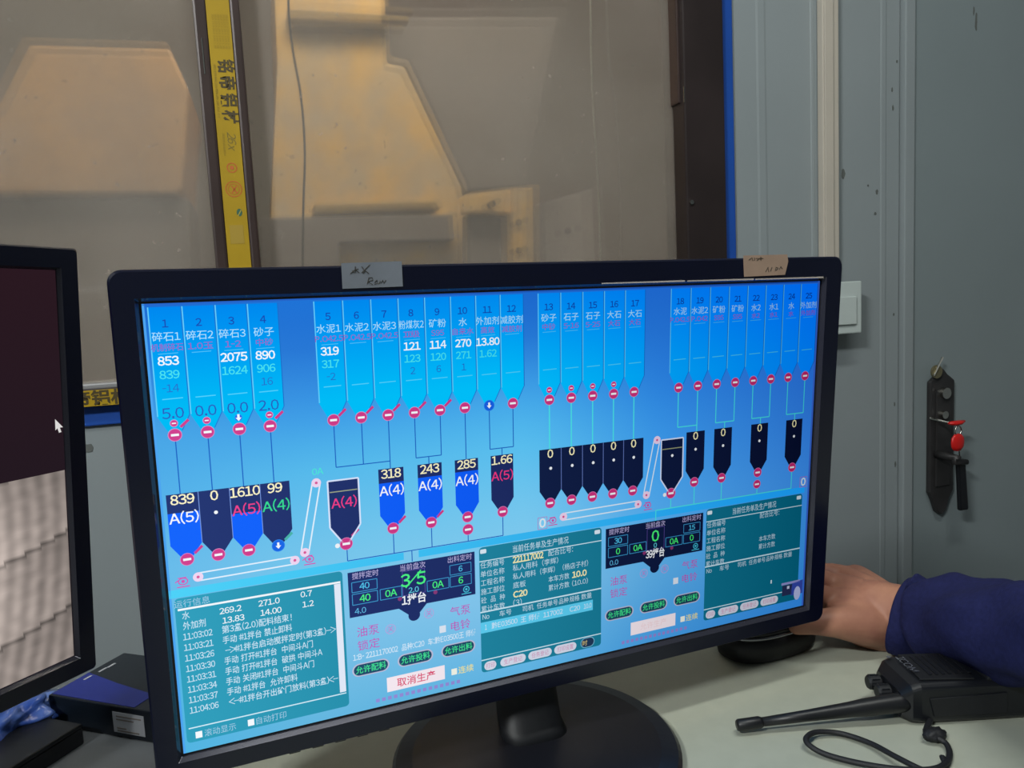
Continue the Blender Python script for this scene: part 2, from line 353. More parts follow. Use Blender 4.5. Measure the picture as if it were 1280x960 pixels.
# glass: clear pane with a film of dust
def glass_mat():
    m = bpy.data.materials.new('dusty_glass'); m.use_nodes = True; nt = m.node_tree; nt.nodes.clear()
    N = nt.nodes.new; L = nt.links.new
    o = N('ShaderNodeOutputMaterial'); tr0 = N('ShaderNodeBsdfTransparent'); rf = N('ShaderNodeBsdfRefraction'); rf.inputs['Roughness'].default_value = .14; rf.inputs['IOR'].default_value = 1.06; rf.inputs['Color'].default_value = (.95, .96, .94, 1); tr = N('ShaderNodeMixShader'); tr.inputs[0].default_value = .7; L(tr0.outputs[0], tr.inputs[1]); L(rf.outputs[0], tr.inputs[2]); gl = N('ShaderNodeBsdfGlossy'); gl.inputs['Roughness'].default_value = .06
    tr0.inputs[0].default_value = (.93, .95, .93, 1)
    df = N('ShaderNodeBsdfDiffuse'); df.inputs[0].default_value = (*lin((176, 166, 156)), 1)
    tc = N('ShaderNodeTexCoord'); n1 = N('ShaderNodeTexNoise'); n1.inputs['Scale'].default_value = 5; n1.inputs['Detail'].default_value = 4
    n2 = N('ShaderNodeTexNoise'); n2.inputs['Scale'].default_value = 90; n2.inputs['Detail'].default_value = 5
    L(tc.outputs['Object'], n1.inputs['Vector']); L(tc.outputs['Object'], n2.inputs['Vector'])
    mr = N('ShaderNodeMapRange'); mr.inputs[1].default_value = .35; mr.inputs[2].default_value = .7; mr.inputs[3].default_value = .25; mr.inputs[4].default_value = .42
    L(n1.outputs['Fac'], mr.inputs[0])
    m2 = N('ShaderNodeMapRange'); m2.inputs[1].default_value = .66; m2.inputs[2].default_value = .72; m2.inputs[3].default_value = 0; m2.inputs[4].default_value = .14
    L(n2.outputs['Fac'], m2.inputs[0])
    ad = N('ShaderNodeMath'); L(mr.outputs[0], ad.inputs[0]); L(m2.outputs[0], ad.inputs[1])
    x1 = N('ShaderNodeMixShader'); L(ad.outputs[0], x1.inputs[0]); L(tr.outputs[0], x1.inputs[1]); L(df.outputs[0], x1.inputs[2])
    x2 = N('ShaderNodeMixShader'); x2.inputs[0].default_value = .05; L(x1.outputs[0], x2.inputs[1]); L(gl.outputs[0], x2.inputs[2]); L(x2.outputs[0], o.inputs[0])
    return m
GL = glass_mat()
link('pane', box((XA + .055, WY + .008, Z_SILL - .002), (X_MULL0 + .004, WY + .012, ZW1)), GL, win)
link('pane', box((X_MULL1 - .004, WY + .018, Z_SILL - .002), (X_J0 + .003, WY + .022, ZW1)), GL, win)
# door and frame
struct('trim_3', box((X_F0 + .002, WY - .010, 0), (X_F1 - .003, WY + .05, 2.08), .002), M['steel'])
dr = link('door_1', box((X_F1 + .0025, WY - .002, 0.01), (X_F1 + .90, WY + .045, 2.07), .003), M['door']); dr['kind'] = 'structure'
link('trim_4', box((X_F0 - .003, WY + .004, 0), (X_F0 + .0022, WY + .04, 2.08)), M['bolt'])['kind'] = 'structure'
link('trim_5', box((X_F1 - .0035, WY + .006, 0), (X_F1 + .0035, WY + .04, 2.08)), M['bolt'])['kind'] = 'structure'
for q in ((1220, 28, .003, .018), (1217, 14, .002, .008)): blot(*q, WY - .002, int(q[0]), dr)
# ------------------------------------------------------------------ hall beyond the window
struct('wall_hall', box((-2.5, 3.3, -0.5), (4.2, 3.4, 4.2)), M['hallw'])
struct('trim_6', box((-2.5, WY + .3, -.6), (4.2, 3.3, -.5)), M['floor'])
def plate(name, pix, y, th, m, parent, r=.006):
    return link(name, prism([atY(a, b, y) for a, b in pix], (0, th, 0), r), M[m], parent)
def hall_thing(name, pix0, y, label, cat):
    p = atY(*pix0, y); return thing(name, (p.x, y, -.5), label, cat)
t = hall_thing('machine_hopper', (440, 300), 2.0, 'dusty yellow tapered machine hopper standing behind the wide right window pane', 'machine')
plate('shell', [(340, -60), (480, -60), (484, 78), (506, 82), (577, 232), (590, 300), (590, 560), (335, 560), (338, 262), (346, 80)], 2.0, .45, 'yel', t, .01)
plate('top_bar', [(358, 11), (510, 20), (512, 27), (360, 23)], 1.96, .04, 'olive', t, .004)
plate('lower_bar', [(392, 256), (545, 252), (550, 262), (392, 268)], 1.96, .04, 'olive', t, .004)
plate('grey_panel', [(326, 272), (566, 268), (568, 300), (424, 303), (430, 560), (326, 560)], 1.955, .045, 'dgrey', t, .004)
plate('cover', [(452, 78), (470, 20), (700, 20), (660, 235), (582, 240), (508, 84)], 2.12, .3, 'dgrey', t, .01)
t = hall_thing('machine_bracket', (640, 300), 1.9, 'yellow bolted bracket frame low behind the wide right window pane', 'machine')
plate('top_flange', [(580, 243), (640, 236), (640, 268), (580, 266)], 1.9, .05, 'yel', t)
plate('upright', [(641, 235), (667, 234), (669, 560), (643, 560)], 1.88, .07, 'yel', t)
plate('inner_plate', [(582, 268), (640, 270), (640, 560), (582, 560)], 1.93, .04, 'dgrey', t)
for q in ((615, 255), (648, 278), (648, 313)):
    c = atY(*q, 1.88); link('bolt', cyl(c + Vector((0, .03, 0)), c + Vector((0, -.006, 0)), .008, 12), M['bolt'], t)
t = hall_thing('storage_bin', (120, 200), 1.9, 'dusty tan trapezoid bin side filling the left window pane', 'machine')
plate('side_plate', [(36, 55), (212, 60), (236, 112), (228, 236), (222, 243), (-60, 243), (-50, 150), (-6, 138)], 1.9, .35, 'yelt', t, .012)
plate('lower_frame', [(-120, 246), (236, 246), (248, 560), (-120, 560)], 1.93, .3, 'dgrey', t, .01)
t = hall_thing('leaning_sheet', (700, 300), 2.4, 'pale grey sheet leaning low behind the right part of the window', 'sheet')
a_, b2 = atY(668, 256, 2.4), atY(740, 236, 2.4); link('board', prism([a_, b2, Vector((b2.x + .02, 2.4, -.499)), Vector((a_.x, 2.4, -.499))], (0, .03, 0), .006), M['lgrey'], t)
c = atY(709, 289, 2.4); link('bolt', cyl(c + Vector((0, .01, 0)), c + Vector((0, -.01, 0)), .011, 12), M['bolt'], t)
def cord(name, pix, y, r, m, label):
    o = link(name, tube(smooth_path([atY(a, b, y) for a, b in pix]), r, 8), M[m], None, True, origin=atY(*pix[-1], y)); o['label'] = label; o['category'] = 'cord'; return o
cord('added_plastic_edge', [(736, -120), (738, 0), (740, 110), (747, 220), (751, 330), (752, 420)], 1.14, .0016, 'filmline', 'thin pale tube standing in for a plastic film edge behind the right part of the window pane')  # added tube stands in for the edge of a plastic film
cord('hanging_wire', [(358, -120), (362, 30), (376, 120), (381, 190), (379, 270), (378, 420)], 1.3, .0018, 'wire', 'thin dark wire hanging in front of the yellow hopper')
cord('added_plastic_edge', [(756, -120), (760, 60), (768, 120), (774, 220), (776, 330), (777, 420)], 1.16, .0010, 'lgrey', 'fainter tube standing in for a plastic film edge beside the pale one behind the window')  # second added tube, fainter line of the same plastic film

# ------------------------------------------------------------------ trunking and switch
sw0, sw1 = atY(1050, 353, WY - .04), atY(1076, 415, WY - .04)
zs0, zs1 = sw1.z, sw0.z
t = thing('cable_trunking', ((X_T0 + X_T1) / 2, WY - .001, zs1), 'vertical cream cable trunking on the steel wall panel above the light switch', 'trunking')
link('channel', box((X_T0, WY - .016, zs1 + .002), (X_T1, WY - .002, ZT - .004), .002), M['cream'], t)
link('cover', box((X_T0 + .0015, WY - .0195, zs1 + .002), (X_T0 + .0185, WY - .0165, ZT - .004), .001), M['cream'], t)
t = thing('light_switch', (sw1.x - .043, WY - .001, zs0), 'white surface-mounted light switch box half hidden behind the big monitor', 'switch')
link('back_box', box((sw1.x - .086, WY - .033, zs0), (sw1.x, WY - .002, zs1), .003), M['white'], t)
link('face_plate', box((sw1.x - .087, WY - .041, zs0 - .001), (sw1.x + .001, WY - .034, zs1 + .001), .002), M['white'], t)
zm = zs1 - .024
link('rocker', box((sw1.x - .060, WY - .045, zs0 + .014), (sw1.x - .012, WY - .0412, zm), .0015), M['white'], t)
# ------------------------------------------------------------------ door lock, keys
yl = WY - .003
def L(px, py, y=yl): return atY(px, py, y)
a, b_ = L(1158, 474), L(1188, 474); zt, zb, ztip = L(1170, 472).z, L(1165, 620).z, L(1173, 642).z
xl, xr = a.x, b_.x
t = thing('door_lock', ((xl + xr) / 2, yl, ztip), 'long dark bronze lock plate with lever on the grey steel door', 'lock')
xm = (xl + xr) / 2
sh = lambda f: xl + (xr - xl) * f
link('plate', prism([(sh(0), yl, zt - .006), (sh(.15), yl, zt), (sh(.3), yl, zt + .006), (sh(.5), yl, zt + .018), (sh(.7), yl, zt + .006), (sh(.85), yl, zt), (sh(1), yl, zt - .006), (sh(1), yl, zb + .01), (sh(.82), yl, zb - .006), (sh(.7), yl, ztip + .008), (sh(.5), yl, ztip), (sh(.3), yl, ztip + .008), (sh(.15), yl, zb - .006), (sh(0), yl, zb + .01)], (0, -.010, 0), .003), M['lock'], t)
link('raised_panel', box((sh(.2), yl - .013, zb + .02), (sh(.8), yl - .0095, zt - .02), .0015), M['lock'], t)
c = L(1182, 491, yl - .013); link('key_cylinder', cyl((c.x - .004, c.y + .002, c.z), (c.x - .004, c.y - .007, c.z), .010, 24), M['chrome'], t)
c = L(1177, 518, yl - .013); link('thumb_turn', cyl((c.x, c.y + .002, c.z), (c.x, c.y - .009, c.z), .007, 20), M['chrome'], t)
c0 = L(1172, 568, yl - .012); c1 = L(1192, 577, yl - .05)
link('lever', tube([c0 + Vector((0, .004, 0)), c0 + Vector((0, -.030, 0)), c0 + Vector((.006, -.036, -.001)), c1 + Vector((.0, 0, 0)), c1 + Vector((.03, 0, -.004))], [.008, .007, .007, .006, .005], 14), M['lock'], t, True)
t = thing('key', L(1172, 470, yl - .022), 'flat brass key stuck upright behind the top of the lock plate', 'key')
p = L(1168, 462, yl - .014); link('bow', cyl(p + Vector((.004, .001, -.004)), p + Vector((.004, -.0025, -.004)), .012, 20), M['brass'], t)
link('blade', tube([p + Vector((-.006, -.004, -.010)), p + Vector((.012, -.006, .022))], .0028, 8, flat=.5), M['chrome'], t)
t = thing('key', L(1196, 528, yl - .05), 'red-headed key in the lock, upper of the two red ones', 'key')
p = L(1196, 528, yl - .05)
link('bow', tube([p + Vector((-.018, 0, 0)), p + Vector((-.008, 0, -.001)), p + Vector((.006, 0, -.001)), p + Vector((.017, 0, .001))], [.003, .007, .007, .003], 14, flat=.6), M['red'], t, True)
link('blade', tube([p + Vector((-.012, .004, 0)), p + Vector((-.017, .040, .004))], .0025, 8), M['chrome'], t)
t = thing('key', L(1197, 553, yl - .052), 'round red-headed key hanging from the key ring, lower of the two', 'key')
p = L(1197, 553, yl - .052)
bb = lathe((0, 0, 0), [(.0001, -.016), (.008, -.0145), (.0135, -.008), (.0145, 0), (.0135, .008), (.008, .0145), (.0001, .016)], 24)
for v in bb.verts: v.co = Vector((v.co.x, v.co.y * .35, v.co.z)) + p
link('bow', bb, M['red'], t, True)
link('ring', tube([p + Vector((.007 * math.cos(q), -.001, .021 + .009 * math.sin(q))) for q in [2 * PI * i / 16 for i in range(17)]], .0012, 6), M['chrome'], t, True)
t = thing('key_fob', L(1203, 640, yl - .04), 'slim black key fob dangling below the red keys on the door', 'key fob')
p0, p1 = L(1203, 574, yl - .045), L(1206, 638, yl - .045)
link('fob_body', prism([p0 + Vector((-.009, 0, 0)), p0 + Vector((.008, 0, 0)), p1 + Vector((.010, 0, 0)), p1 + Vector((-.010, 0, 0))], (0, .008, 0), .003), M['blackp'], t)
link('link_chain', tube([p0 + Vector((-.001, .004, -.002)), p + Vector((.004, 0, -.014))], .0012, 6), M['chrome'], t)

# ================================================================== DESKS
DZ = 0.75
t = thing('desk', (0.9, .2, 0), 'grey-green laminate desk carrying the big monitor, radio and mouse', 'desk')
link('desk_top', prism([(-.075, -.30, DZ - .025), (1.45, -.30, DZ - .025), (1.45, .10, DZ - .025), (1.2, .30, DZ - .025), (.72, .70, DZ - .025), (.66, .735, DZ - .025), (-.075, .735, DZ - .025)], (0, 0, .025), .002), M['desk'], t)
for lx in (-.04, 1.40):
    link('side_panel', box((lx - .012, -.25, 0), (lx + .012, .08, DZ - .025), .001), M['desk'], t)
t = thing('side_table', (-.5, .3, 0), 'dark grey side table under the left monitor and cartons', 'table')
link('table_top', box((-1.05, -.3, DZ - .025), (-.079, .875, DZ), .002), M['table'], t)
for lx in (-1.0, -.13):
    for ly in (-.26, .84): link('leg', box((lx - .02, ly - .02, 0), (lx + .02, ly + .02, DZ - .025), .002), M['blackm'], t)

# ================================================================== MONITORS
def rrect(x0, z0, x1, z1, r, y, n=6):
    P = []
    for cx, cz, a0 in ((x1 - r, z1 - r, 0), (x0 + r, z1 - r, PI / 2), (x0 + r, z0 + r, PI), (x1 - r, z0 + r, 1.5 * PI)):
        P += [Vector((cx + r * math.cos(a0 + PI / 2 * k / n), y, cz + r * math.sin(a0 + PI / 2 * k / n))) for k in range(n + 1)]
    return P
def monitor_shell(t, Mx, W, H, bl, br, bt, bb, lip=.0035, rc=.008, thick=.045):
    """screen plane: x 0..W, z 0..-H, y grows to the back"""
    def X(r): return [Mx @ p for p in r]
    xo0, xo1, zo0, zo1 = -bl, W + br, -H - bb, bt
    b = bmesh.new()
    rings = [rrect(xo0 + .002, zo0 + .002, xo1 - .002, zo1 - .002, rc, .014), rrect(xo0, zo0, xo1, zo1, rc, .012), rrect(xo0, zo0, xo1, zo1, rc, -.0025),
             rrect(xo0 + .0012, zo0 + .0012, xo1 - .0012, zo1 - .0012, rc, -.004), rrect(-lip, -H - lip, W + lip, lip, .0005, -.004)]
    loft([X(r) for r in rings], b, caps=False); recalc(b)
    link('bezel', b, M['piano'], t, False)
    b = loft([X(rrect(-lip, -H - lip, W + lip, lip, .0005, -.004)), X(rrect(-lip + .002, -H - lip + .002, W + lip - .002, lip - .002, .0005, -.0008)),
              X(rrect(-lip + .002, -H - lip + .002, W + lip - .002, lip - .002, .0005, .004))], None, caps=False)
    link('inner_lip', b, M['lip'], t)
    link('display_panel', prism([Mx @ Vector(p) for p in ((-lip, .0006, lip), (W + lip, .0006, lip), (W + lip, .0006, -H - lip), (-lip, .0006, -H - lip))], (Mx.to_3x3() @ Vector((0, .003, 0)))), M['blackp'], t)
    cx0, cx1, cz0, cz1 = xo0 + .03, xo1 - .03, zo0 + .03, zo1 - .03
    b = loft([X(rrect(xo0 + .004, zo0 + .004, xo1 - .004, zo1 - .004, rc, .0125)), X(rrect(xo0 + .01, zo0 + .01, xo1 - .01, zo1 - .01, rc * 2, .024)),
              X(rrect(cx0 + .03, cz0 + .03, cx1 - .03, cz1 - .03, rc * 2, thick))])
    link('back_shell', b, M['blackm'], t)
O1 = EYE + Vector((-0.06887919, 0.51103372, 0.00896031))
R1 = Vector((0.99656208, 0.08223468, -0.01007398)); U1 = Vector((0.01553496, -0.06604006, 0.99769603)); N1 = R1.cross(U1)
def basis(o, r, u):
    n = r.cross(u)      # towards the viewer
    m = Matrix((r, -n, u)).transposed().to_4x4(); m.translation = o; return m
MX1 = basis(O1, R1, U1)
W1, H1 = .531, .299
bc = atZ(671, 947, DZ)
mon = thing('computer_monitor', (bc.x, bc.y, DZ), 'wide glossy black computer monitor showing a blue control screen on a round base', 'monitor', 'computer monitors')
del mon['group']
monitor_shell(mon, MX1, W1, H1, .0172, .021, .0205, .0172)
# base and neck
link('base', lathe((bc.x, bc.y, DZ), [(.114, .0005), (.116, .003), (.116, .007), (.113, .010), (.100, .0125), (.055, .0145), (.0005, .015)], 72), M['base'], mon, False)
nc = bc + Vector((0.003, .012, 0)); up1 = []
for k_, (z, w_, d_) in enumerate(((.013, .028, .021), (.02, .0265, .019), (.06, .0255, .017), (.16, .0255, .016))):
    up1.append([Vector((nc.x + w_ * math.copysign(abs(math.cos(q)) ** .6, math.cos(q)), nc.y + (.024 if k_ > 1 else .012 * k_) + d_ * math.copysign(abs(math.sin(q)) ** .8, math.sin(q)), DZ + z)) for q in [2 * PI * i / 28 for i in range(28)]])
link('neck', loft(up1), M['blackm'], mon, True)
for i in range(5):
    p = MX1 @ Vector((.135 - i * .016, -.0005, -H1 - .0185)); link('button', prism([p + R1 * a_ + U1 * b2 for a_, b2 in ((-.004, -.001), (.004, -.001), (.004, .0025), (-.004, .0025))], -N1 * .006, .0006), M['blackp'], mon)
# ---- the picture on the screen, laid out in 1920 x 1080 units
S = Flat()
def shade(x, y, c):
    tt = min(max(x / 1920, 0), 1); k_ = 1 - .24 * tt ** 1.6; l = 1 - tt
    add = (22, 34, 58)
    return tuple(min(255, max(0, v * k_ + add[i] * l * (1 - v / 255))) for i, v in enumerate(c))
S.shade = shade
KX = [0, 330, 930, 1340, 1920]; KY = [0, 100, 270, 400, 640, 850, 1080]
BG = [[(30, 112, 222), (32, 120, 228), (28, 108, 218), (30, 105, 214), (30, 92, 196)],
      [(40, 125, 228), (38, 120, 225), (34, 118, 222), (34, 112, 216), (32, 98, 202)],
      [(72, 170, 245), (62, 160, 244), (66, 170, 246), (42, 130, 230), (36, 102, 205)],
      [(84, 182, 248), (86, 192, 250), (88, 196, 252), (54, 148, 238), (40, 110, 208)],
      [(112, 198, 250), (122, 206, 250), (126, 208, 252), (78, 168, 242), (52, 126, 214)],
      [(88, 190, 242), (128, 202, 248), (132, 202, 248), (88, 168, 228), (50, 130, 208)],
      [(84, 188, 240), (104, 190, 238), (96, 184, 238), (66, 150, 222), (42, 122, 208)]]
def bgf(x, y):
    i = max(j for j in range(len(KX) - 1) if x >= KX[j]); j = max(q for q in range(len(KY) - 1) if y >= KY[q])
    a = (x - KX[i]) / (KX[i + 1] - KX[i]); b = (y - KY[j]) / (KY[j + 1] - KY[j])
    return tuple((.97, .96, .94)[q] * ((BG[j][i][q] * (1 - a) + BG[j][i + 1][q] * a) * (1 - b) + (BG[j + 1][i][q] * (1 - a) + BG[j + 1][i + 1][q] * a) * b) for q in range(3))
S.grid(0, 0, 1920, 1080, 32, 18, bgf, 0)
z1, z2, z3, z4, z5 = .1, .2, .3, .4, .5
S.rect(0, 0, 1920, 4, (20, 80, 190), z1); S.rect(0, 0, 5, 1080, (60, 150, 235), z1); S.rect(1913, 0, 1920, 1080, (60, 110, 225), z1)
DB = (12, 76, 178); CY_ = (70, 236, 236); WH = (244, 250, 255); NM = (170, 226, 255); RD = (150, 62, 170); MG = (204, 38, 112); TQ = (60, 226, 236)
def hopper(l, r, right=False):
    c = (l + r) / 2
    def hf(x, y):
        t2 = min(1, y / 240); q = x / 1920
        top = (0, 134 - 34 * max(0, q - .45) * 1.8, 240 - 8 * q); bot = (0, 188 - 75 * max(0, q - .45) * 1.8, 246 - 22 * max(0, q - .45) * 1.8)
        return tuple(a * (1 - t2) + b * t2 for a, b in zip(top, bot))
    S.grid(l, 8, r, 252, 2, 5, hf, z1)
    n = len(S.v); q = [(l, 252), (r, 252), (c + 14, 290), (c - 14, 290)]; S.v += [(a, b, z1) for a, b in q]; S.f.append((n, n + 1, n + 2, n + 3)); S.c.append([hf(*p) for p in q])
    S.line((r - 1, 8), (r - 1, 252), 2, (10, 92, 190), z2); S.line((l + 1.5, 8), (l + 1.5, 252), 2.4, (90, 200, 250), z2)
    S.line((r - 1, 252), (c + 15, 288), 2, (16, 100, 200), z2)
    S.line((l + 14, 112), (r - 14, 111), 1.5, (70, 190, 250), z2); S.line((l + 14, 214), (r - 12, 213), 2.2, (70, 204, 252), z2)
def stop(x, y, r=14, on=False):
    S.disc(x, y, r + 1.5, (214, 120, 176) if not on else (30, 120, 236), z3); S.disc(x, y, r, MG if not on else (10, 84, 226), z4)
    if on: S.rect(x - 2.6, y - 8, x + 2.6, y + 1, WH, z5); S.poly([(x - 6.5, y), (x + 6.5, y), (x, y + 8)], WH, z5)
    else: S.rect(x - r * .62, y - r * .2, x + r * .62, y + r * .2, WH, z5)
def dash(x, y, col=MG): S.line((x - 9, y + 8), (x + 9, y - 8), 6.5, col, z3)
GA = [10, 79, 148, 217, 286]; GB = [366 + 67.8 * i for i in range(9)]; GC = [949 + 67 * i for i in range(6)]; GD = [1368 + 68.2 * i for i in range(9)]
info = {
 1: ('碎石1', '机制碎石', '853', '839', '-14', '5.0'), 2: ('碎石2', '1.0玉', '', '', '', '0.0'), 3: ('碎石3', '1-2', '2075', '1624', '', '0.0'), 4: ('砂子', '中砂', '890', '906', '16', '2.0'),
 5: ('水泥1', 'P.O42.5', '319', '317', '-2', ''), 6: ('水泥2', 'P.O42.5', '', '', '', ''), 7: ('水泥3', 'P.O42.5', '', '', '', ''), 8: ('粉煤灰2', 'II级', '121', '123', '2', ''),
 9: ('矿粉', 'S95', '114', '120', '6', ''), 10: ('水', '自来水', '270', '271', '1', ''), 11: ('外加剂', '高效', '13.80', '1.62', '', ''), 12: ('减胶剂', '减胶剂', '', '', '', ''),
 13: ('砂子', '中砂'), 14: ('石子', '5-16'), 15: ('石子', '5-25'), 16: ('大石', '大石'), 17: ('大石', '大石'),
 18: ('水泥', 'P.O42.5'), 19: ('水泥2', 'P.O42'), 20: ('矿粉', 'S95'), 21: ('矿粉', 'S95'), 22: ('水2', '水2'), 23: ('水1', '水1'), 24: ('水', '水'), 25: ('外加剂', '外加剂')}
no = 0; CXS = {}
for G in (GA, GB, GC, GD):
    for l, r in zip(G, G[1:]):
        no += 1; hopper(l, r); c = (l + r) / 2 - 1; CXS[no] = c; d = list(info[no]) + [''] * 6
        S.text(str(no), c, 45, 23, (4, 52, 160), z3, bold=.012)
        S.text(d[0], c, 74, 23, NM, z3, width=min(64, 22.5 * sum(1 if ord(q) > 255 else .56 for q in d[0])))
        S.text(d[1], c, 98, 19, RD, z3, width=min(66, 19 * sum(1 if ord(q) > 255 else .6 for q in d[1])))
        if d[2]: S.text(d[2], c, 128, 26, WH, z3, bold=.02)
        if d[3]: S.text(d[3], c, 159, 25, TQ, z3, bold=.008)
        if d[4]: S.text(d[4], c, 190, 24, (16, 92, 190), z3)
        if d[5]: S.text(d[5], c, 247, 33, (20, 76, 176), z3, bold=.006)
        stop(c, 297, 13.5, no == 11)
        if no in (1, 2, 4, 13, 14, 15, 16): stop(c, 270, 7)
        if no == 3: stop(c, 270, 7, True)
        if no in (1, 4): dash(c + 22, 272)
        if 5 <= no <= 9: dash(c + 22, 280)
for n_ in (1, 2, 3, 4): S.line((CXS[n_], 311), (CXS[n_], 437), 2.4, DB, z2)
def down(n_, y, c, w=2.4): S.line((CXS[n_], 311), (CXS[n_], y), w, c, z2)
down(5, 416, DB); down(6, 416, DB); down(7, 436, DB); S.line((CXS[5], 416), (CXS[7], 416), 2.4, DB, z2)
for a_, b2, e in ((8, 9, 636), (11, 12, 840)):
    down(a_, 416, DB); down(b2, 416, DB); S.line((CXS[a_], 416), (CXS[b2], 416), 2.4, DB, z2); S.line((e, 416), (e, 436), 2.4, DB, z2)
down(10, 436, DB)
for n_ in range(13, 18): down(n_, 436, CY_, 3.4)
down(18, 416, CY_, 3); down(19, 436, CY_, 3); S.line((CXS[18], 416), (CXS[19], 416), 3, CY_, z2)
for a_ in (20, 22, 24):
    down(a_, 416, CY_, 3); down(a_ + 1, 416, CY_, 3); S.line((CXS[a_], 416), (CXS[a_ + 1], 416), 3, CY_, z2); m_ = (CXS[a_] + CXS[a_ + 1]) / 2; S.line((m_, 416), (m_, 436), 3, CY_, z2)
NV = (18, 26, 76); NVR = (6, 14, 46)
def bin_(l, r, num, tag, tc, fill=None, zb=557, col=NV, y0=435, deep=30, note=True):
    c = (l + r) / 2
    S.poly([(l, y0), (r, y0), (r, zb), (c + 13, zb + deep), (c - 13, zb + deep), (l, zb)], col, z2)
    if fill: S.poly([(l, fill), (r, fill), (r, zb), (c + 13, zb + deep), (c - 13, zb + deep), (l, zb)], (0, 78, 252), z3)
    if num: S.text(num, c, 449, 31, (252, 246, 190), z4, bold=.014)
    if tag == '*': S.disc(c + 1, 490, 4.5, WH, z4, n=8)
    elif tag: S.text(tag, c, 493, 33, tc, z4, bold=.01)
G2 = (40, 214, 120); PK = (236, 40, 110)
for i, (nm, tg, tc, fl) in enumerate((('839', 'A(5)', WH, 480), ('0', '*', WH, None), ('1610', 'A(5)', PK, 500), ('99', 'A(4)', G2, None))):
    l = 13 + 68.2 * i; bin_(l, l + 68.2, nm, tg, tc, fl)
    if i: S.line((l, 435), (l, 557), 1.6, (110, 140, 215), z5)
    stop(l + 33, 594, 14, i == 3)
dash(72, 574); dash(276, 574, (60, 170, 150))
def obin(l, r, tg, tc, cx):
    c = cx; bin_(l, r, '', tg, tc, None, 568, NV if l < 900 else NVR, 450, 38)
    S.pline([(l - 2, 449), (r + 2, 449), (r + 2, 569), (c + 8, 612)], 4, (214, 226, 255), z4); S.pline([(l - 2, 449), (l - 2, 569), (c - 8, 612)], 4, (214, 226, 255), z4)
    S.line((l + 2, 478), (r - 2, 478), 2.6, (150, 156, 110), z4)
    stop(c, 616, 15); S.disc(c - 22, 618, 6, (240, 244, 250), z3)
obin(378, 450, '', PK, 414); S.text('A(4)', 414, 508, 33, PK, z4, bold=.01); dash(438, 590)
for (l, nm, tg, tc, fl) in ((503, '318', 'A(4)', WH, 472), (605, '243', 'A(4)', WH, 470), (706, '285', 'A(4)', WH, 468), (807, '1.66', 'A(5)', PK, None)):
    bin_(l, l + 65, nm, tg, tc, fl); stop(l + 32, 594, 14)
dash(560, 574); dash(662, 574); stop(738, 629, 14)
S.line((415, 632), (415, 662), 2.4, DB, z2); S.line((415, 662), (839, 662), 2.4, DB, z2)
for xx, ya in ((535, 606), (637, 606), (738, 642), (839, 606)): S.line((xx, ya), (xx, 662), 2.4, DB, z2)
S.line((582, 662), (582, 692), 2.4, DB, z2)
def motor(x_, y_):
    c = (204, 64, 160); S.ring(x_, y_ + 1, 10, 2.6, c, z3, ry=8); S.disc(x_, y_ + 1, 4, c, z3); S.line((x_ - 14, y_ + 14), (x_ + 14, y_ + 14), 2.6, c, z3); S.line((x_ - 11, y_ - 8), (x_ + 8, y_ - 8), 2.2, c, z3); S.line((x_ - 17, y_ + 2), (x_ - 10, y_ - 3), 2.4, c, z3)
def belt(x0, y0, x1, y1, r):
    d = Vector((x1 - x0, y1 - y0)).normalized(); n_ = Vector((-d.y, d.x)) * r; c = (224, 240, 255)
    S.line((x0 + n_.x, y0 + n_.y), (x1 + n_.x, y1 + n_.y), 3.4, c, z3); S.line((x0 - n_.x, y0 - n_.y), (x1 - n_.x, y1 - n_.y), 3.4, c, z3)
    for q in ((x0, y0), (x1, y1)): S.disc(*q, r + 2, (238, 210, 240), z4); S.disc(*q, 3.5, (214, 70, 130), z5)
belt(66, 641, 287, 638, 9.5); belt(349, 449, 312, 622, 9.5); motor(33, 645); motor(322, 640); S.text('0A', 354, 421, 22, (60, 236, 200), z3)
for i in range(5):
    l = 950 + 66.7 * i; bin_(l, l + 66.7, '0', '*', WH, None, 554, NVR)
    if i: S.line((l, 435), (l, 554), 1.8, (96, 118, 190), z5)
    stop(l + 32, 590, 14)
belt(1023, 636, 1268, 634, 10); belt(1330, 447, 1296, 610, 10); motor(990, 641); motor(1302, 641)
for q in ((958, 645), (1893, 647)):
    S.box(q[0] - 14, q[1] - 17, q[0] + 14, q[1] + 17, 1.4, (190, 80, 170), z3); S.text('0', q[0], q[1], 34, (226, 238, 250), z4, bold=.03)
obin(1347, 1420, '', WH, 1382); S.disc(1384, 500, 4.5, WH, z4, n=8)
for l in (1433, 1534, 1673, 1811): bin_(l, l + 66, '0', '*', WH, None, 554, NVR); stop(l + 32, 592, 14)
stop(1704, 630, 13)
S.pline([(1843, 606), (1843, 662), (1330, 662), (1330, 694)], 3, CY_, z2)
for xx, ya in ((1382, 630), (1466, 606), (1567, 606), (1705, 644)): S.line((xx, ya), (xx, 662), 3, CY_, z2)
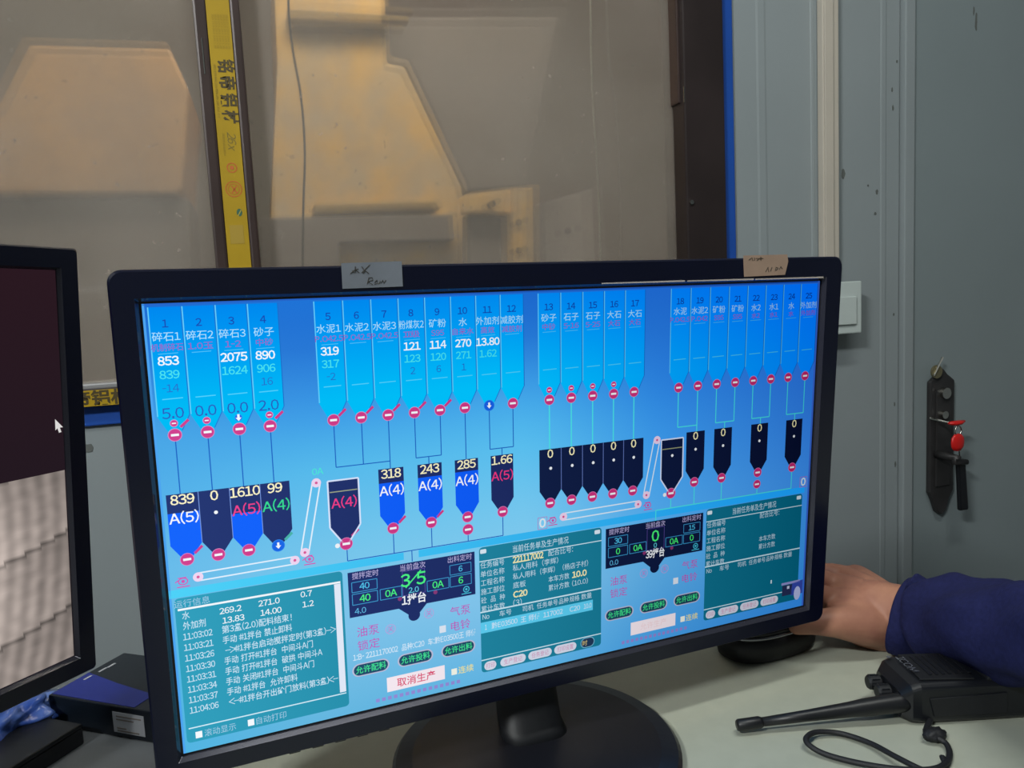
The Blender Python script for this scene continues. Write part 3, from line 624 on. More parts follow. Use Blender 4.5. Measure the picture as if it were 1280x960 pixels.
# glowing divider band
for (xa_, xb_) in ((0, 560), (600, 1900)):
    S.grid(xa_, 664, xb_, 684, 10, 1, lambda x_, y_: tuple(a * (1 - x_ / 1920) + b * (x_ / 1920) for a, b in zip((78, 210, 248), (22, 140, 222))), z1)
def teal(x_): q = x_ / 1920; return tuple(a * (1 - q) + b * q for a, b in zip((50, 160, 190), (2, 80, 104)))
def tealbox(x0, y0, x1, y1):
    S.shade = lambda a, b, c: teal(a); S.pill(x0, y0, x1, y1, (0, 0, 0), z1 * 1.5, 10); S.shade = shade
LT = (196, 226, 244); LN = (206, 236, 250)
tealbox(10, 686, 400, 1056)
S.text('运行信息', 48, 701, 20, (150, 196, 226), z3); S.rect(16, 712, 394, 717, WH, z3)
S.rect(378, 718, 394, 1014, (226, 234, 250), z3); S.rect(16, 1017, 394, 1020, LN, z3)
rows = [(731, [('水', 24), ]), (757, [('外加剂', 24)]),
        (784, [('11:03:02', 22), ('第3盘(2.0)配料结束!', 108)]), (811, [('11:03:21', 22), ('手动 #1拌台 禁止卸料', 108)]), (838, [('11:03:26', 22), ('-->#1拌台启动搅拌定时(第3盘)-->', 112)]),
        (865, [('11:03:30', 22), ('手动 打开#1拌台  中间斗A门', 108)]), (892, [('11:03:31', 22), ('手动 打开#1拌台  破拱 中间斗A', 108)]), (919, [('11:03:34', 22), ('手动 关闭#1拌台  中间斗A门', 108)]),
        (946, [('11:03:37', 22), ('手动 #1拌台  允许卸料', 108)]), (973, [('11:04:06', 22), ('<--#1拌台开出砼门放料(第3盘)<--', 110)])]
for y_, it in rows:
    for s_, x_ in it:
        wd = sum(16.6 if ord(q) > 255 else (5.5 if q in ' :' else 9.0) for q in s_)
        S.text(s_, x_, y_, 21.5, LT, z3, bold=.008, width=wd, align='l')
for s_, x_, y_ in (('269.2', 131, 736), ('271.0', 220, 734), ('0.7', 309, 730), ('13.83', 136, 761), ('14.00', 223, 759), ('1.2', 312, 757)): S.text(s_, x_, y_, 20, WH, z3, bold=.008)
for x_, s_ in ((30, '滚动显示'), (150, '自动打印')):
    S.rect(x_, 1031, x_ + 15, 1048, WH, z3); S.text(s_, x_ + 20, 1040, 21, (150, 196, 224), z3, align='l', width=72)
def mixer(o, v):
    q = lambda x_: x_ + o
    C = NV if o < 1 else NVR
    S.rect(q(413), 694, q(755), 816, C, z2); S.poly([(q(540), 815), (q(618), 815), (q(597), 838), (q(567), 838)], C, z2); S.disc(q(582), 842, 16, C, z2)
    LB = (186, 176, 226)
    for s_, x_ in (('搅拌定时', 458), ('当前盘次', 583), ('出料定时', 713)): S.text(s_, q(x_), 706, 19, LB, z4, width=68)
    E_ = (52, 150, 206); GN = (66, 246, 110)
    for x0, y0, x1, y1, s_, c, sz in ((422, 722, 487, 749, v[0], (70, 190, 236), 23), (422, 754, 487, 783, v[1], GN, 25), (494, 754, 551, 783, '0A', GN, 25), (620, 754, 680, 783, '0A', GN, 25), (684, 722, 744, 749, v[2], (70, 190, 236), 21), (684, 754, 744, 783, v[3], GN, 25)):
        S.box(q(x0), y0, q(x1), y1, 1.8, E_, z3); S.text(s_, q((x0 + x1) / 2), (y0 + y1) / 2, sz, c, z4, bold=.012)
    S.box(q(554), 716, q(614), 783, 1.4, (84, 64, 150), z3)
    S.text(v[4], q(583), 742, 46, GN, z4, bold=.014); S.text(v[5], q(583), 771, 20, (90, 210, 230), z4, bold=.01)
    S.text(v[6], q(583), 796, 31, WH, z4, bold=.02, width=66); S.text(v[7], q(441), 801, 21, (90, 190, 240), z4)
    for x_ in (545, 642): S.disc(q(x_), 789, 6, (130, 40, 96), z4, n=7)
    S.ring(q(729), 797, 8, 2.6, (60, 190, 220), z4); S.disc(q(729), 797, 3.4, (60, 190, 220), z4); S.line((q(715), 809), (q(743), 809), 2.4, (60, 190, 220), z4)
    PP = (188, 66, 176)
    for s_, x_, y_ in (('油泵', 458, 860), ('锁定', 458, 898), ('气泵', 710, 855), ('电铃', 710, 897)): S.text(s_, q(x_), y_, 30, PP, z3)
    S.rect(q(650), 888, q(668), 908, (222, 232, 246), z3)
    for x_, y_ in ((544, 853), (618, 852)) if o > 1 else ((517, 868), (622, 845)): S.ring(q(x_), y_, 13, 1.6, (190, 150, 216), z3); S.text('关', q(x_), y_, 19, (190, 110, 196), z3)
    for s_, x_ in (('允许配料', 461), ('允许投料', 581), ('允许出料', 702)):
        S.pill(q(x_ - 49), 946, q(x_ + 49), 982, (186, 186, 214), z2); S.pill(q(x_ - 45), 949, q(x_ + 45), 979, (20, 58, 78), z3); S.text(s_, q(x_), 964, 22, (56, 226, 130), z4, bold=.012, width=80)
    S.rect(q(501), 1003, q(661), 1044, (250, 236, 244), z3)
    S.rect(q(680), 1020, q(696), 1038, (244, 246, 230), z3); S.text('连续', q(722), 1029, 23, (232, 226, 140), z4, bold=.01)
    for i in range(15): S.rect(q(470 + i * 16), 1056, q(480 + i * 16), 1066, (140, 130, 210), z2)
mixer(0, ('40', '40', '6', '6', '3/5', '2.0', '1拌台', '4.0')); mixer(747, ('30', '0', '15', '0', '0', '0', '39拌台', '0.0'))
S.text('取消生产', 581, 1024, 27, (220, 60, 90), z4, bold=.01); S.text('允许生产', 1328, 1024, 24, (246, 214, 218), z4)
S.text('1:B- 2211170002  品种:C20  车:黔E03500王 师傅', 416, 927, 21, (214, 236, 255), z3, bold=.01, width=338, align='l')
def task(o, full, dark):
    q = lambda x_: x_ + o
    tealbox(q(768), 686, q(1146), 1052)
    S.text('当前任务单及生产情况', q(953), 707, 23, (200, 232, 250), z4, width=172)
    for x_ in (780, 1132): S.pill(q(x_ - 9), 692, q(x_ + 9), 704, (220, 236, 248), z3, 3)
    for y_, w_ in ((726, 2.6), (873, 4), (1015, 3)): S.rect(q(768), y_ - w_ / 2, q(1146), y_ + w_ / 2, LN, z3)
    for i, s_ in enumerate(('任务编号', '单位名称', '工程名称', '施工部位', '砼  品  种', '累计车数')): S.text(s_, q(771), 738 + 25.4 * i, 20, LT, z4, width=70, align='l')
    YL = (250, 240, 170)
    S.text('配合比号:', q(975), 737, 20, LT, z4, width=78, align='l')
    S.text('本车方数', q(975), 815, 20, LT, z4, width=66, align='l'); S.text('累计方数', q(975), 841, 20, LT, z4, width=66, align='l')
    if full:
        S.text('221117002', 866, 738, 25, YL, z4, bold=.03, width=94, align='l')
        S.text('私人用料（李辉）', 866, 762, 20, LT, z4, width=140, align='l'); S.text('私人用料（李辉）（杨店子村）', 866, 787, 20, LT, z4, width=236, align='l')
        S.text('底板', 866, 813, 20, LT, z4, align='l'); S.text('C20', 866, 840, 24, YL, z4, bold=.03, align='l'); S.text('(3)', 866, 865, 22, LT, z4, align='l')
        S.text('10.0', 1050, 815, 24, YL, z4, bold=.03, align='l'); S.text('(10.0)', 1050, 841, 20, LT, z4, align='l')
        S.rect(768, 903, 1118, 935, (86, 206, 246), z3)
        for s_, x_, w_ in (('1', 780, 6), ('黔E03500', 800, 78), ('王 师傅', 888, 60), ('117002', 958, 62), ('C20', 1042, 34), ('10.0', 1088, 26)): S.text(s_, x_, 919, 20, (206, 232, 255), z4, bold=.01, width=w_, align='l')
    for s_, x_, w_ in (('No', 774, 20), ('车号', 824, 36), ('司机', 894, 34), ('任务单号', 938, 66), ('品种', 1008, 30), ('规格', 1042, 32), ('数量', 1080, 34)): S.text(s_, q(x_), 888, 19, LT, z4, width=w_, align='l')
    for i, (x0, x1, s_) in enumerate(((776, 812, '打印'), (824, 902, '生产登记'), (910, 984, '任务登记'), (992, 1064, '打印设置'))):
        S.pill(q(x0), 1022, q(x1), 1048, (216, 222, 240), z3); S.text(s_, q((x0 + x1) / 2), 1035, 17, (210, 130, 170), z4, width=(x1 - x0) * .72)
    if full: S.pill(1080, 1020, 1122, 1047, (24, 44, 70), z3); S.text('时', 1092, 1034, 18, (226, 206, 120), z4); S.pill(1078, 1018, 1124, 1049, (120, 190, 220), z2)
task(0, True, False); task(746, False, True)
S.rect(1822, 984, 1900, 992, (150, 150, 214), z4); S.rect(1826, 994, 1868, 1030, (36, 44, 84), z4); S.rect(1846, 998, 1856, 1008, (200, 210, 236), z5); S.poly([(1868, 992), (1912, 986), (1912, 1034), (1862, 1034)], (52, 74, 176), z4); S.disc(1890, 1030, 14, (186, 196, 240), z5, ry=24)
S.rect(1776, 964, 1781, 976, (220, 240, 250), z4)
KX_ = W1 / 1920; KZ_ = H1 / 1080
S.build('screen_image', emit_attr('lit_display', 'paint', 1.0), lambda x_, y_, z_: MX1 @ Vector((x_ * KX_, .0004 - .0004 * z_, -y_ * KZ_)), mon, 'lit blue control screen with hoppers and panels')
# paper labels stuck over the top bezel
def bez(px, py, off=-.0044):
    """point on the bezel face"""
    r = ray(px, py); p0 = MX1 @ Vector((0, off, 0)); k_ = (p0 - EYE).dot(N1) / r.dot(N1); return EYE + r * k_
def tape(pix, m, lab, strokes):
    P = [bez(*q) for q in pix]; o = link('paper_label', prism(P, N1 * .0003), M[m], mon, label=lab)
    g = bmesh.new()
    for st in strokes: tube([bez(*q, -.0048) for q in st], .00028, 6, g)
    link('handwriting', g, M['ink'], o)
tape([(426.5, 329), (502, 326.5), (503.5, 358), (428, 361)], 'tapeg', 'grey paper label with handwriting', [[(440, 339), (448, 336)], [(444, 333), (444, 341), (441, 340)], [(442, 339), (438, 342)], [(445, 338), (449, 341)], [(452, 333), (456, 339), (454, 342)], [(462, 331), (452, 341)], [(456, 338), (461, 342)], [(459, 355), (461, 347), (465, 347), (466, 350), (460, 352), (466, 356)], [(468, 353), (471, 350), (472, 354), (468, 355)], [(473, 355), (475, 351), (476, 354), (478, 350), (480, 354), (482, 350)]])
tape([(929, 319.5), (984, 318), (985, 327), (981, 343.5), (930, 346)], 'tapeb', 'tan paper label with handwriting', [[(936, 325), (940, 322), (941, 326)], [(943, 322), (943, 326)], [(945, 323), (949, 323), (946, 326)], [(951, 321), (951, 326)], [(949, 323), (954, 323)], [(957, 340), (960, 334), (961, 340)], [(963, 339), (965, 334)], [(969, 338), (970, 334), (973, 335), (970, 338)], [(974, 337), (976, 333), (978, 336)]])

for (xa_, ya_, xb_, yb2) in ((752, 354.2, 856, 351.2), (859, 351.2, 942, 349), (944, 349, 1029, 346.6)):  # thin pale strips imitate the light reflected along the upper lip
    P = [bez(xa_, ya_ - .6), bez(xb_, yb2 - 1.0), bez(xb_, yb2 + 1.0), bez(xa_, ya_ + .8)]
    link('painted_glare', prism(P, N1 * .0003), M['lgrey'], mon, label='pale painted line of glare along the upper bezel')
# ---- left monitor
def cam2w(v): return (CX * v[0] + CY * v[1] + CZ * v[2]).normalized()
A2 = cam2w((433, -105, 960)); B2 = cam2w((-157, 8129, 960)); B2 = (B2 - A2 * B2.dot(A2)).normalized()
DEP = .60
C2 = atD(93, 311, DEP)                                      # outer top right corner
n2 = A2.cross(B2).normalized()
def onm(px, py):
    r = ray(px, py); k_ = (C2 - EYE).dot(n2) / r.dot(n2); p = EYE + r * k_; d = p - C2; return d.dot(A2), d.dot(B2)
OHT = onm(117.5, 833)[1]
u_in, v_in = onm(75, 338); u_b, v_b = onm(100, 817)
W2 = .475; br2 = .0165; bt2 = v_in; H2 = v_b - v_in
O2 = C2 + A2 * (-br2 - W2) + B2 * bt2
MX2 = basis(O2, A2, -B2)
base2 = Vector((O2.x + A2.x * W2 * .5 - .02, O2.y + A2.y * W2 * .5, DZ)) + Vector((-.06, .03, 0))
m2 = thing('computer_monitor', base2, 'black monitor cropped at the left edge with dark picture above pale corrugated surface', 'monitor')
monitor_shell(m2, MX2, W2, H2, .02, br2, bt2, OHT - v_b, lip=.002, rc=.003)
link('base', lathe(base2, [(.10, .0005), (.102, .004), (.100, .009), (.05, .012), (.0005, .013)], 48), M['base'], m2)
nb = O2 + A2 * W2 * .5 + B2 * (H2 * .75) + A2.cross(-B2) * -.03
link('neck', tube([base2 + Vector((0, 0, .011)), base2 + Vector((0, 0, .05)), Vector((nb.x - .012, nb.y, nb.z))], [.022, .02, .02], 20), M['piano'], m2, True)
T = Flat()
def dk(x_, y_):
    a = y_ / 1080; return tuple(p * (1 - a) + q * a for p, q in zip((44, 26, 34), (30, 26, 34)))
T.grid(0, 0, 1920, 1080, 8, 6, dk, 0)
def uvm(px, py):
    a_, b_2 = onm(px, py); return (a_ + br2 + W2) / W2 * 1920, (b_2 - bt2) / H2 * 1080
ux, uy = uvm(83, 586); uyl = uvm(0, 606)[1]; y0_ = (uy + uyl) / 2
# the lower picture: a lamp-lit corrugated surface in arched bands
def corr(x_, y_):
    xx = (x_ - 1300) / 620; yy = (y_ - y0_) / (1080 - y0_)
    fan = xx * 1.0 + .16 * (yy - .2) ** 2
    arch = yy - .10 * math.sin(xx * 2.2) + .18 * (xx - .6)
    band = (arch * 2.5 + .25) % 1.0
    rib = .5 + .5 * math.sin(fan * 78)
    l = .52 + .10 * rib + .10 * band - (.15 if band < .05 else 0) + .30 * math.exp(-((xx - .35) ** 2) / .10 - (yy - .42) ** 2 / .12) - .16 * max(0, xx - .6) + .07 * noise.noise((x_ / 40, y_ / 24, 0))
    if xx < .38 and int(yy * 34) % 3 == 0 and .28 < yy < .55: l -= .12
    l = max(.1, min(1.0, l)); return (250 * l, 232 * l, 222 * l)
T.grid(1180, y0_, 1918, 1078, 246, 54, corr, .2)
T.grid(0, y0_, 1180, 1078, 60, 20, lambda a_, b_2: tuple(v * .8 for v in corr(1200, b_2)), .2)
cx_, cy_ = uvm(70, 529); k_ = 1.0
T.poly([uvm(a_, b_2) for a_, b_2 in ((69, 524), (69.5, 538), (72, 535.5), (74, 541), (77, 540), (75, 534.5), (79, 534))], (226, 224, 222), .5)
T.build('screen_image', emit_attr('lit_display_b', 'paint', .92), lambda x_, y_, z_: MX2 @ Vector((x_ / 1920 * W2, .0004 - .0004 * z_, -y_ / 1080 * H2)), m2, 'dark picture with pale corrugated surface below')

# ================================================================== CARTONS AT THE LEFT
h3 = DZ + .030
k0, k1, k2 = atZ(155, 815, h3), atZ(60, 868, h3), atZ(182, 882, h3)
eu = (k1 - k0).normalized(); ev = Vector((-eu.y, eu.x, 0)); ev = ev if ev.x > 0 else -ev
k1 = k0 + eu * (k1 - k0).length
LN3 = (k1 - k0).length; WN3 = .20
t = thing('carton', k0 + ev * WN3 / 2 + eu * LN3 / 2 - Vector((0, 0, .03)), 'flat black carton with blue printed band, its corner showing beside the big monitor', 'carton')
link('carton_body', prism([k0 - Vector((0, 0, .0295)), k1 - Vector((0, 0, .0295)), k1 + ev * WN3 - Vector((0, 0, .0295)), k0 + ev * WN3 - Vector((0, 0, .0295))], (0, 0, .029), .0012), M['boxk'], t)
def onbox(a_, b_2, z=.0): return k0 + eu * (LN3 * a_) + ev * (WN3 * b_2) + Vector((0, 0, z))
link('blue_band', prism([onbox(.97, .01, -.0006), onbox(.50, .005, -.0006), onbox(.62, .24, -.0006), onbox(.72, .5, -.0006), onbox(.98, .5, -.0006)], (0, 0, .0004)), M['boxb'], t)
for a_, b_2 in ((.25, .05), (.36, .045), (.55, .04)): link('printed_line', prism([onbox(a_, b_2, -.0006), onbox(a_ + .1, b_2, -.0006), onbox(a_ + .1, b_2 + .012, -.0006), onbox(a_, b_2 + .012, -.0006)], (0, 0, .0005)), M['paperw'], t)
fn = eu
def onfront(s_, z_): return k0 + eu * (LN3 + .0002) + ev * s_ + Vector((0, 0, z_))
r_ = ray(140, 885); kk = (onfront(0, 0) - EYE).dot(fn) / r_.dot(fn); s0 = (EYE + r_ * kk - onfront(0, 0)).dot(ev)
r_ = ray(179, 893); kk = (onfront(0, 0) - EYE).dot(fn) / r_.dot(fn); s1_ = (EYE + r_ * kk - onfront(0, 0)).dot(ev)
st = link('white_sticker', prism([onfront(s0, -.006), onfront(s1_, -.006), onfront(s1_, -.025), onfront(s0, -.025)], fn * .0004), M['paperw'], t)
for i_, (z_, w_) in enumerate(((-.009, .8), (-.012, .55), (-.020, .3), (-.0225, .7))):
    sa = s0 + (s1_ - s0) * .12; sb = sa + (s1_ - s0) * w_; link('printed_line', prism([onfront(sa, z_), onfront(sb, z_), onfront(sb, z_ - .0012), onfront(sa, z_ - .0012)], fn * .0007), M['dgrey'], st)
# low black box in front of it
q0, q1 = atZ(176, 926, DZ + .022), atZ(124, 958, DZ + .022)
d_ = (q1 - q0).normalized(); e_ = Vector((-d_.y, d_.x, 0)); e_ = e_ if e_.x < 0 else -e_
g = eu.cross(Vector((0, 0, 1))).normalized()
q0 = onbox(1, 0) + eu * .016 + ev * .058; q0.z = DZ
t = thing('black_box', q0 + eu * .07 - ev * .03, 'low matte black equipment box in front of the blue-banded carton', 'box')
pb = [q0, q0 + eu * .15, q0 + eu * .15 - ev * .075, q0 - ev * .075]
for p in pb: p.z = DZ + .0005
link('body', prism(pb, (0, 0, .014), .0015), M['blackm'], t)
link('lid', prism([p + Vector((0, 0, .0146)) for p in pb], (0, 0, .004), .0015), M['blackp'], t)
c = q0 + eu * .055 - ev * .035; c.z = DZ + .0186; link('indicator', cyl(c, c + Vector((0, 0, .0012)), .0022, 12), M['chrome'], t)
# blue plastic bag
b = bmesh.new(); c = atZ(34, 893, DZ + .03)
bmesh.ops.create_icosphere(b, subdivisions=5, radius=1)
for v in b.verts:
    n_ = noise.noise(v.co * 2.3) * .35 + noise.noise(v.co * 5.5) * .16
    v.co = Vector((v.co.x * .050, v.co.y * .036, max(v.co.z, -.55) * .026)) * (1 + n_) ; v.co.z = max(v.co.z, -.0128)
Rz = Matrix.Rotation(.6, 4, 'Z'); b.transform(Rz)
cb = Vector((c.x - .030, c.y + .022, DZ + .0135)); b.transform(Matrix.Translation(cb))
o = link('plastic_bag', b, M['bagb'], None, True, origin=(cb.x, cb.y, DZ)); o['label'] = 'crumpled glossy blue plastic bag below the left monitor'; o['category'] = 'bag'

# ================================================================== MOUSE
mc = Vector((.468, .648, DZ))
t = thing('computer_mouse', mc, 'rounded black computer mouse with silver trim under the hand', 'mouse', rotz=PI + .15)
XM = Matrix.Translation(mc) @ Matrix.Rotation(.12, 4, 'Z')
def mring(z, sx, sy, ox=0): return [XM @ Vector((ox + sx * math.copysign(abs(math.cos(q)) ** .8, math.cos(q)), sy * math.copysign(abs(math.sin(q)) ** .85, math.sin(q)), z)) for q in [2 * PI * i / 40 for i in range(40)]]
link('shell', loft([mring(.001, .050, .028), mring(.004, .055, .031), mring(.014, .057, .0325), mring(.0265, .0565, .032)]), M['blackm'], t, True)
link('silver_trim', loft([mring(.0266, .0572, .0324), mring(.0288, .0566, .032)]), M['silver'], t, True)
link('top_cover', loft([mring(.0289, .0558, .0312), mring(.033, .053, .029, .001), mring(.038, .045, .024, .002), mring(.0415, .031, .016, .003), mring(.043, .014, .007, .003)]), M['blackp'], t, True)
b = cyl(XM @ Vector((-.034, -.004, .0345)), XM @ Vector((-.034, .004, .0345)), .007, 20); link('scroll_wheel', b, M['blackm'], t, True)

# ================================================================== PERSON (forearm and hand)
def chain(P, R, n=14): return P, R
arm_root = thing('person', (1.15, .40, 0), 'person reaching in from the right, navy sleeve, hand on the black mouse', 'person')
def capsule(bm, P, R, n=18, squash=None):
    P = [Vector(p) for p in P]; rings = []
    d0 = (P[1] - P[0]).normalized(); d1 = (P[-1] - P[-2]).normalized()
    pts = []; rr = []
    for a_ in (80, 55, 28): pts.append(P[0] - d0 * R[0] * math.sin(math.radians(a_))); rr.append(R[0] * math.cos(math.radians(a_)))
    pts += P; rr += R
    for a_ in (28, 55, 80): pts.append(P[-1] + d1 * R[-1] * math.sin(math.radians(a_))); rr.append(R[-1] * math.cos(math.radians(a_)))
    return tube(pts, rr, n, bm)
def resample(P, R, k_=5):
    P = [Vector(p) for p in P]; Q = smooth_path(P, k_); RR = []
    for i in range(len(P) - 1): RR += [R[i] + (R[i + 1] - R[i]) * j / k_ for j in range(k_)]
    return Q, RR + [R[-1]]
hb = bmesh.new()
def seg(P, R): q, r = resample(P, R); capsule(hb, q, r)
# landmarks, metres; seen from the camera: wrist right, knuckles left
wr = atD(1114, 764, .775)
wr2 = atD(1160, 772, .745)
el = atD(1420, 822, .53)
mcp = [atD(1046, 752, .795), atD(1046, 733, .818), atD(1056, 724, .842), atD(1070, 722, .865)]   # index .. little
pip = [atD(1006, 738, .790), atD(1003, 718, .820), atD(1015, 712, .850), atD(1033, 713, .878)]
dip = [atD(980, 744, .787), atD(977, 728, .818), atD(991, 723, .850), atD(1010, 722, .880)]
tip = [atD(960, 757, .783), atD(958, 744, .816), atD(973, 740, .850), atD(992, 737, .880)]
rad = [(.0125, .0100, .0088, .0072), (.0125, .0102, .0088, .0072), (.0118, .0095, .0082, .0068), (.0108, .0085, .0074, .0062)]
cmc = [wr + (m_ - wr) * .22 for m_ in mcp]
for i in range(4):
    seg([wr + (mcp[i] - wr) * .05, cmc[i], wr + (mcp[i] - wr) * .62, mcp[i]], [.0215, .0225, .0190, .0150])
    seg([mcp[i], pip[i], dip[i], tip[i]], [rad[i][0] * 1.05, rad[i][1], rad[i][2], rad[i][3]])
for i in range(3):                                         # fill between the metacarpals
    a_, b2 = (mcp[i] + mcp[i + 1]) / 2, wr
    seg([b2 + (a_ - b2) * .1, b2 + (a_ - b2) * .5, b2 + (a_ - b2) * .93], [.018, .0165, .0115])
# heel of the hand, thenar mass, thumb
seg([atD(1104, 786, .782), atD(1075, 780, .79), atD(1050, 772, .80)], [.023, .022, .016])
th = [atD(1106, 782, .776), atD(1076, 780, .765), atD(1044, 778, .757), atD(1014, 779, .755), atD(996, 783, .760)]
seg(th, [.0225, .0205, .0150, .0112, .0085])
for f_ in (.25, .5, .75):                                   # web between thumb and palm
    a_ = [th[k_] + (q_ - th[k_]) * f_ for k_, q_ in ((0, wr), (1, cmc[0] * .5 + mcp[0] * .5), (2, mcp[0]))]
    seg([a_[0], a_[1], a_[1] + (a_[2] - a_[1]) * .8], [.022, .0205, .014])
# wrist and forearm: wider than thick
for off in (-.010, 0, .010):
    o_ = (CX * 0 + Vector((-.45, .85, .0)).normalized()) * off
    seg([wr + (mcp[1] - wr) * .08 + o_, wr + o_, wr2 + o_, wr2 + (el - wr2) * .35 + o_ * .5], [.0275, .0275, .0235, .017])
tmp = link('tmp_hand', hb, M['skin'], None)
rm = tmp.modifiers.new('r', 'REMESH'); rm.mode = 'VOXEL'; rm.voxel_size = .0017; rm.use_smooth_shade = True
sm = tmp.modifiers.new('s', 'SMOOTH'); sm.factor = .6; sm.iterations = 9
dg = bpy.context.evaluated_depsgraph_get(); ev_ = tmp.evaluated_get(dg); me = bpy.data.meshes.new_from_object(ev_)
b = bmesh.new(); b.from_mesh(me); bpy.data.objects.remove(tmp)
bmesh.ops.remove_doubles(b, verts=b.verts, dist=1e-6)
for v in b.verts:
    if v.co.z < DZ + .0006: v.co.z = DZ + .0006
link('hand_and_forearm', b, M['skin'], arm_root, True)
# nails
for i, (a_, b2, rr) in enumerate([(dip[i], tip[i], rad[i][3]) for i in range(4)] + [(th[3], th[4], .0082)]):
    d = (b2 - a_).normalized(); up_ = (Vector((0, 0, 1)) - d * d.z).normalized(); s_ = d.cross(up_); cc = b2 + up_ * rr * .86 + d * rr * .35
    nb_ = bmesh.new(); bmesh.ops.create_uvsphere(nb_, u_segments=12, v_segments=8, radius=1)
    mt = Matrix((d * .0058, s_ * .0048, up_ * .0012)).transposed().to_4x4(); mt.translation = cc; nb_.transform(mt); link('fingernail', nb_, M['nail'], arm_root, True)
# sleeve with cuff and folds
ax = [atD(1131, 769, .765), atD(1164, 773, .745), atD(1205, 779, .70), atD(1280, 793, .628), atD(1400, 820, .54), atD(1520, 850, .50)]
rr = [.0375, .0395, .0410, .0405, .044, .050]
Q, RQ = resample(ax, rr, 14)
rings = []; dv = (ax[-1] - ax[0]).normalized()
for i, (p, r) in enumerate(zip(Q, RQ)):
    d = (Q[min(i + 1, len(Q) - 1)] - Q[max(i - 1, 0)]).normalized(); s_, u_ = frame_of(d); s_ = -s_
    ring = []
    tt_ = i / (len(Q) - 1)
    if i == 0: d = (d + CY * .0 ).normalized()
    for k_ in range(56):
        a_ = 2 * PI * k_ / 56
        fold = math.sin(tt_ * 26 + 1.6 * math.sin(a_ * 2 + .6) + .8 * math.sin(a_ * 3)) * .0022 * min(1, tt_ * 6) + noise.noise(Vector((tt_ * 9, math.cos(a_) * 1.6, math.sin(a_) * 1.6))) * .007 * min(1, tt_ * 5)
        q = p + s_ * (math.cos(a_) * (r * 1.0 + fold)) + u_ * (math.sin(a_) * (r * .98 + fold))
        if i < 10: h_ = (q - p).dot(CY); q = q + CX * h_ * (-.40 if h_ > 0 else -.22) * (1 - i / 10)
        ring.append(q)
    rings.append(ring)
inner = [p0 + (Q[0] - p0) * .07 for p0 in rings[0]]; inner2 = [p0 + (Q[6] - p0) * .12 for p0 in rings[6]]
b = loft([inner2, inner] + rings, caps=False)
for v in b.verts:
    if v.co.z < DZ + .001: v.co.z = DZ + .001 + random.random() * .0003
sl = link('sleeve', b, M['cloth'], arm_root, True, label='dark navy knit sleeve')
# ================================================================== RADIO
RZ = DZ + .036
n0, n1 = atZ(1147, 857, RZ), atZ(1256, 851, RZ)
lx = (n1 - n0).normalized(); wy_ = Vector((-lx.y, lx.x, 0)); wy_ = wy_ if wy_.y > 0 else -wy_
RW, RL = .056, .125
t = thing('two_way_radio', n0 + lx * RL / 2 + wy_ * RW / 2 - Vector((0, 0, .036)), 'black handheld two-way radio lying on the desk, antenna pointing left', 'radio')
def rp(l, w_, h): return n0 + lx * l + wy_ * w_ + Vector((0, 0, h - .036))      # h above the desk
def rsec(l, w0, w1, h0, h1, r=.006, n=5):
    P = []
    for cw_, ch, a0 in ((w1 - r, h1 - r, 0), (w0 + r, h1 - r, PI / 2), (w0 + r, h0 + r, PI), (w1 - r, h0 + r, 1.5 * PI)):
        P += [rp(l, cw_ + r * math.cos(a0 + PI / 2 * k_ / n), ch + r * math.sin(a0 + PI / 2 * k_ / n)) for k_ in range(n + 1)]
    return P
link('body', loft([rsec(-.010, .006, RW - .006, .004, .026, .005), rsec(-.003, .001, RW - .001, .0012, .0335), rsec(.004, 0, RW, .0006, .036), rsec(.055, 0, RW, .0006, .036), rsec(RL - .004, .001, RW - .001, .0006, .034), rsec(RL, .003, RW - .003, .003, .031)]), M['blackp'], t, False)
link('speaker_grille', prism([rp(.006, .007, .0362), rp(.050, .004, .0362), rp(.054, RW - .006, .0362), rp(.010, RW - .004, .0362)], (0, 0, .0016), .0007), M['blackm'], t)
for i in range(7):
    l = .0165 + i * .0055; link('grille_rib', prism([rp(l, .012, .0378), rp(l + .0026, .012, .0378), rp(l + .0032, RW - .010, .0378), rp(l + .0006, RW - .010, .0378)], (0, 0, .0011), .0004), M['blackp'], t)
link('battery_pack', prism([rp(.060, .003, .0345), rp(RL - .002, .004, .0345), rp(RL - .002, RW - .004, .0345), rp(.060, RW - .003, .0345)], (0, 0, .0042), .0018), M['blackm'], t)
link('side_panel', prism([rp(.014, -.0012, .008), rp(.075, -.0012, .008), rp(.075, -.0012, .026), rp(.010, -.0012, .024)], (wy_ * .002), .0006), M['blackm'], t)
for w_ in (.024, .041):
    kb = link('knob', tube([rp(-.004, w_, .019), rp(-.010, w_, .019), rp(-.012, w_, .019), rp(-.021, w_, .019), rp(-.0225, w_, .019)], [.0045, .0045, .0062, .0062, .005], 18), M['blackm'], t)
    for j in range(8):
        a_ = 2 * PI * j / 8; o_ = wy_ * math.cos(a_) * .0062 + Vector((0, 0, math.sin(a_) * .0062)); link('grip_ridge', tube([rp(-.013, w_, .019) + o_, rp(-.020, w_, .019) + o_], .0007, 5), M['blackp'], kb)
a0, a3 = rp(-.002, .010, .017), atZ(921, 907, DZ + .008)
dd = a3 - a0
link('antenna', tube([a0, a0 + dd * .06, a0 + dd * .26, a0 + dd * .34, a0 + dd * .60, a0 + dd * .86], [.0080, .0080, .0072, .0062, .0046, .0037], 20), M['rubber'], t, True)
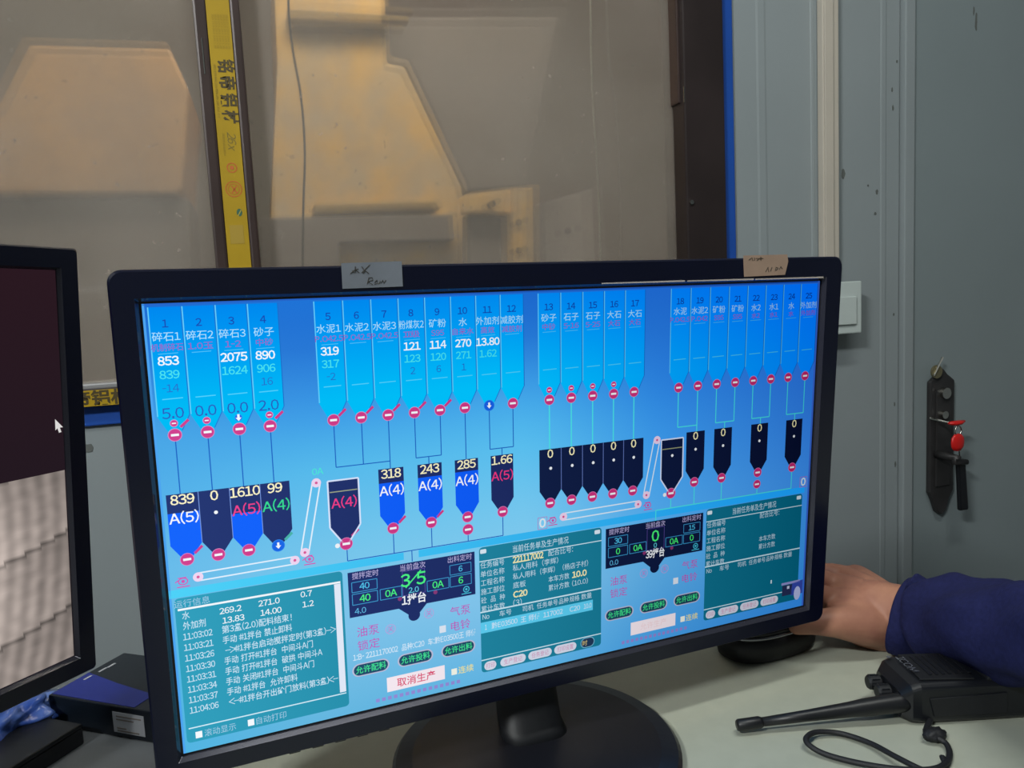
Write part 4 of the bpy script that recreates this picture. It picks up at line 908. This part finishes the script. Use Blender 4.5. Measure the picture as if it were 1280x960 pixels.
link('antenna_cap', tube([a0 + dd * .855, a0 + dd * .87, a0 + dd * .99, a0 + dd], [.0040, .0050, .0050, .0040], 20), M['rubber'], t, True)
vs, fs = glyphs('ICOM', .02)
b = bmesh.new(); V_ = []
x1_ = max(v[0] for v in vs)
for a_, c_ in vs: V_.append(b.verts.new(rp(.0045 + .0066 * (c_ / .7), RW - .012 - a_ / x1_ * .026, .0388)))
for f in fs:
    try: b.faces.new([V_[i] for i in f])
    except ValueError: pass
link('brand_lettering', b, M['silver'], t)
for w_, l in ((RW - .006, .001),): link('corner_highlight', cyl(rp(l, w_, .0362), rp(l, w_, .0372), .0018, 10), M['silver'], t)
# wrist strap
sp = [(1163, 900), (1158, 914), (1170, 921), (1183, 930), (1187, 944), (1180, 956), (1160, 962), (1120, 961), (1070, 953), (1030, 942), (1010, 930), (1009, 921), (1022, 915), (1052, 917), (1088, 929), (1120, 946), (1150, 961), (1172, 968), (1182, 960), (1178, 946)]
P = [atZ(a_, b2, DZ + .0035 + .004 * (0.5 + .5 * math.sin(i * 1.3))) for i, (a_, b2) in enumerate(sp)]
link('wrist_strap', tube(smooth_path(P, 7), .0024, 8, flat=.8), M['strap'], t, True)
kn = atZ(1168, 918, DZ + .006); b = bmesh.new(); bmesh.ops.create_icosphere(b, subdivisions=3, radius=1)
for v in b.verts: v.co = Vector((v.co.x * .010, v.co.y * .007, v.co.z * .0052)) * (1 + .25 * noise.noise(v.co * 3)) + kn
link('strap_knot', b, M['strap'], t, True)
# ================================================================== ceiling lamp (above the frame)
t = thing('ceiling_lamp', (-1.45, -.75, LAMP_Z), 'slim white batten lamp on the ceiling left of the desk', 'lamp')
link('housing', box((-1.87, -.82, LAMP_Z + .03), (-.98, -.68, ZT - .001), .004), M['white'], t)
t = thing('ceiling_lamp', (.45, .1, LAMP_Z), 'slim white batten lamp on the ceiling straight above the big monitor', 'lamp')
link('housing', box((0, .03, LAMP_Z + .008), (.9, .17, ZT - .001), .004), M['white'], t)
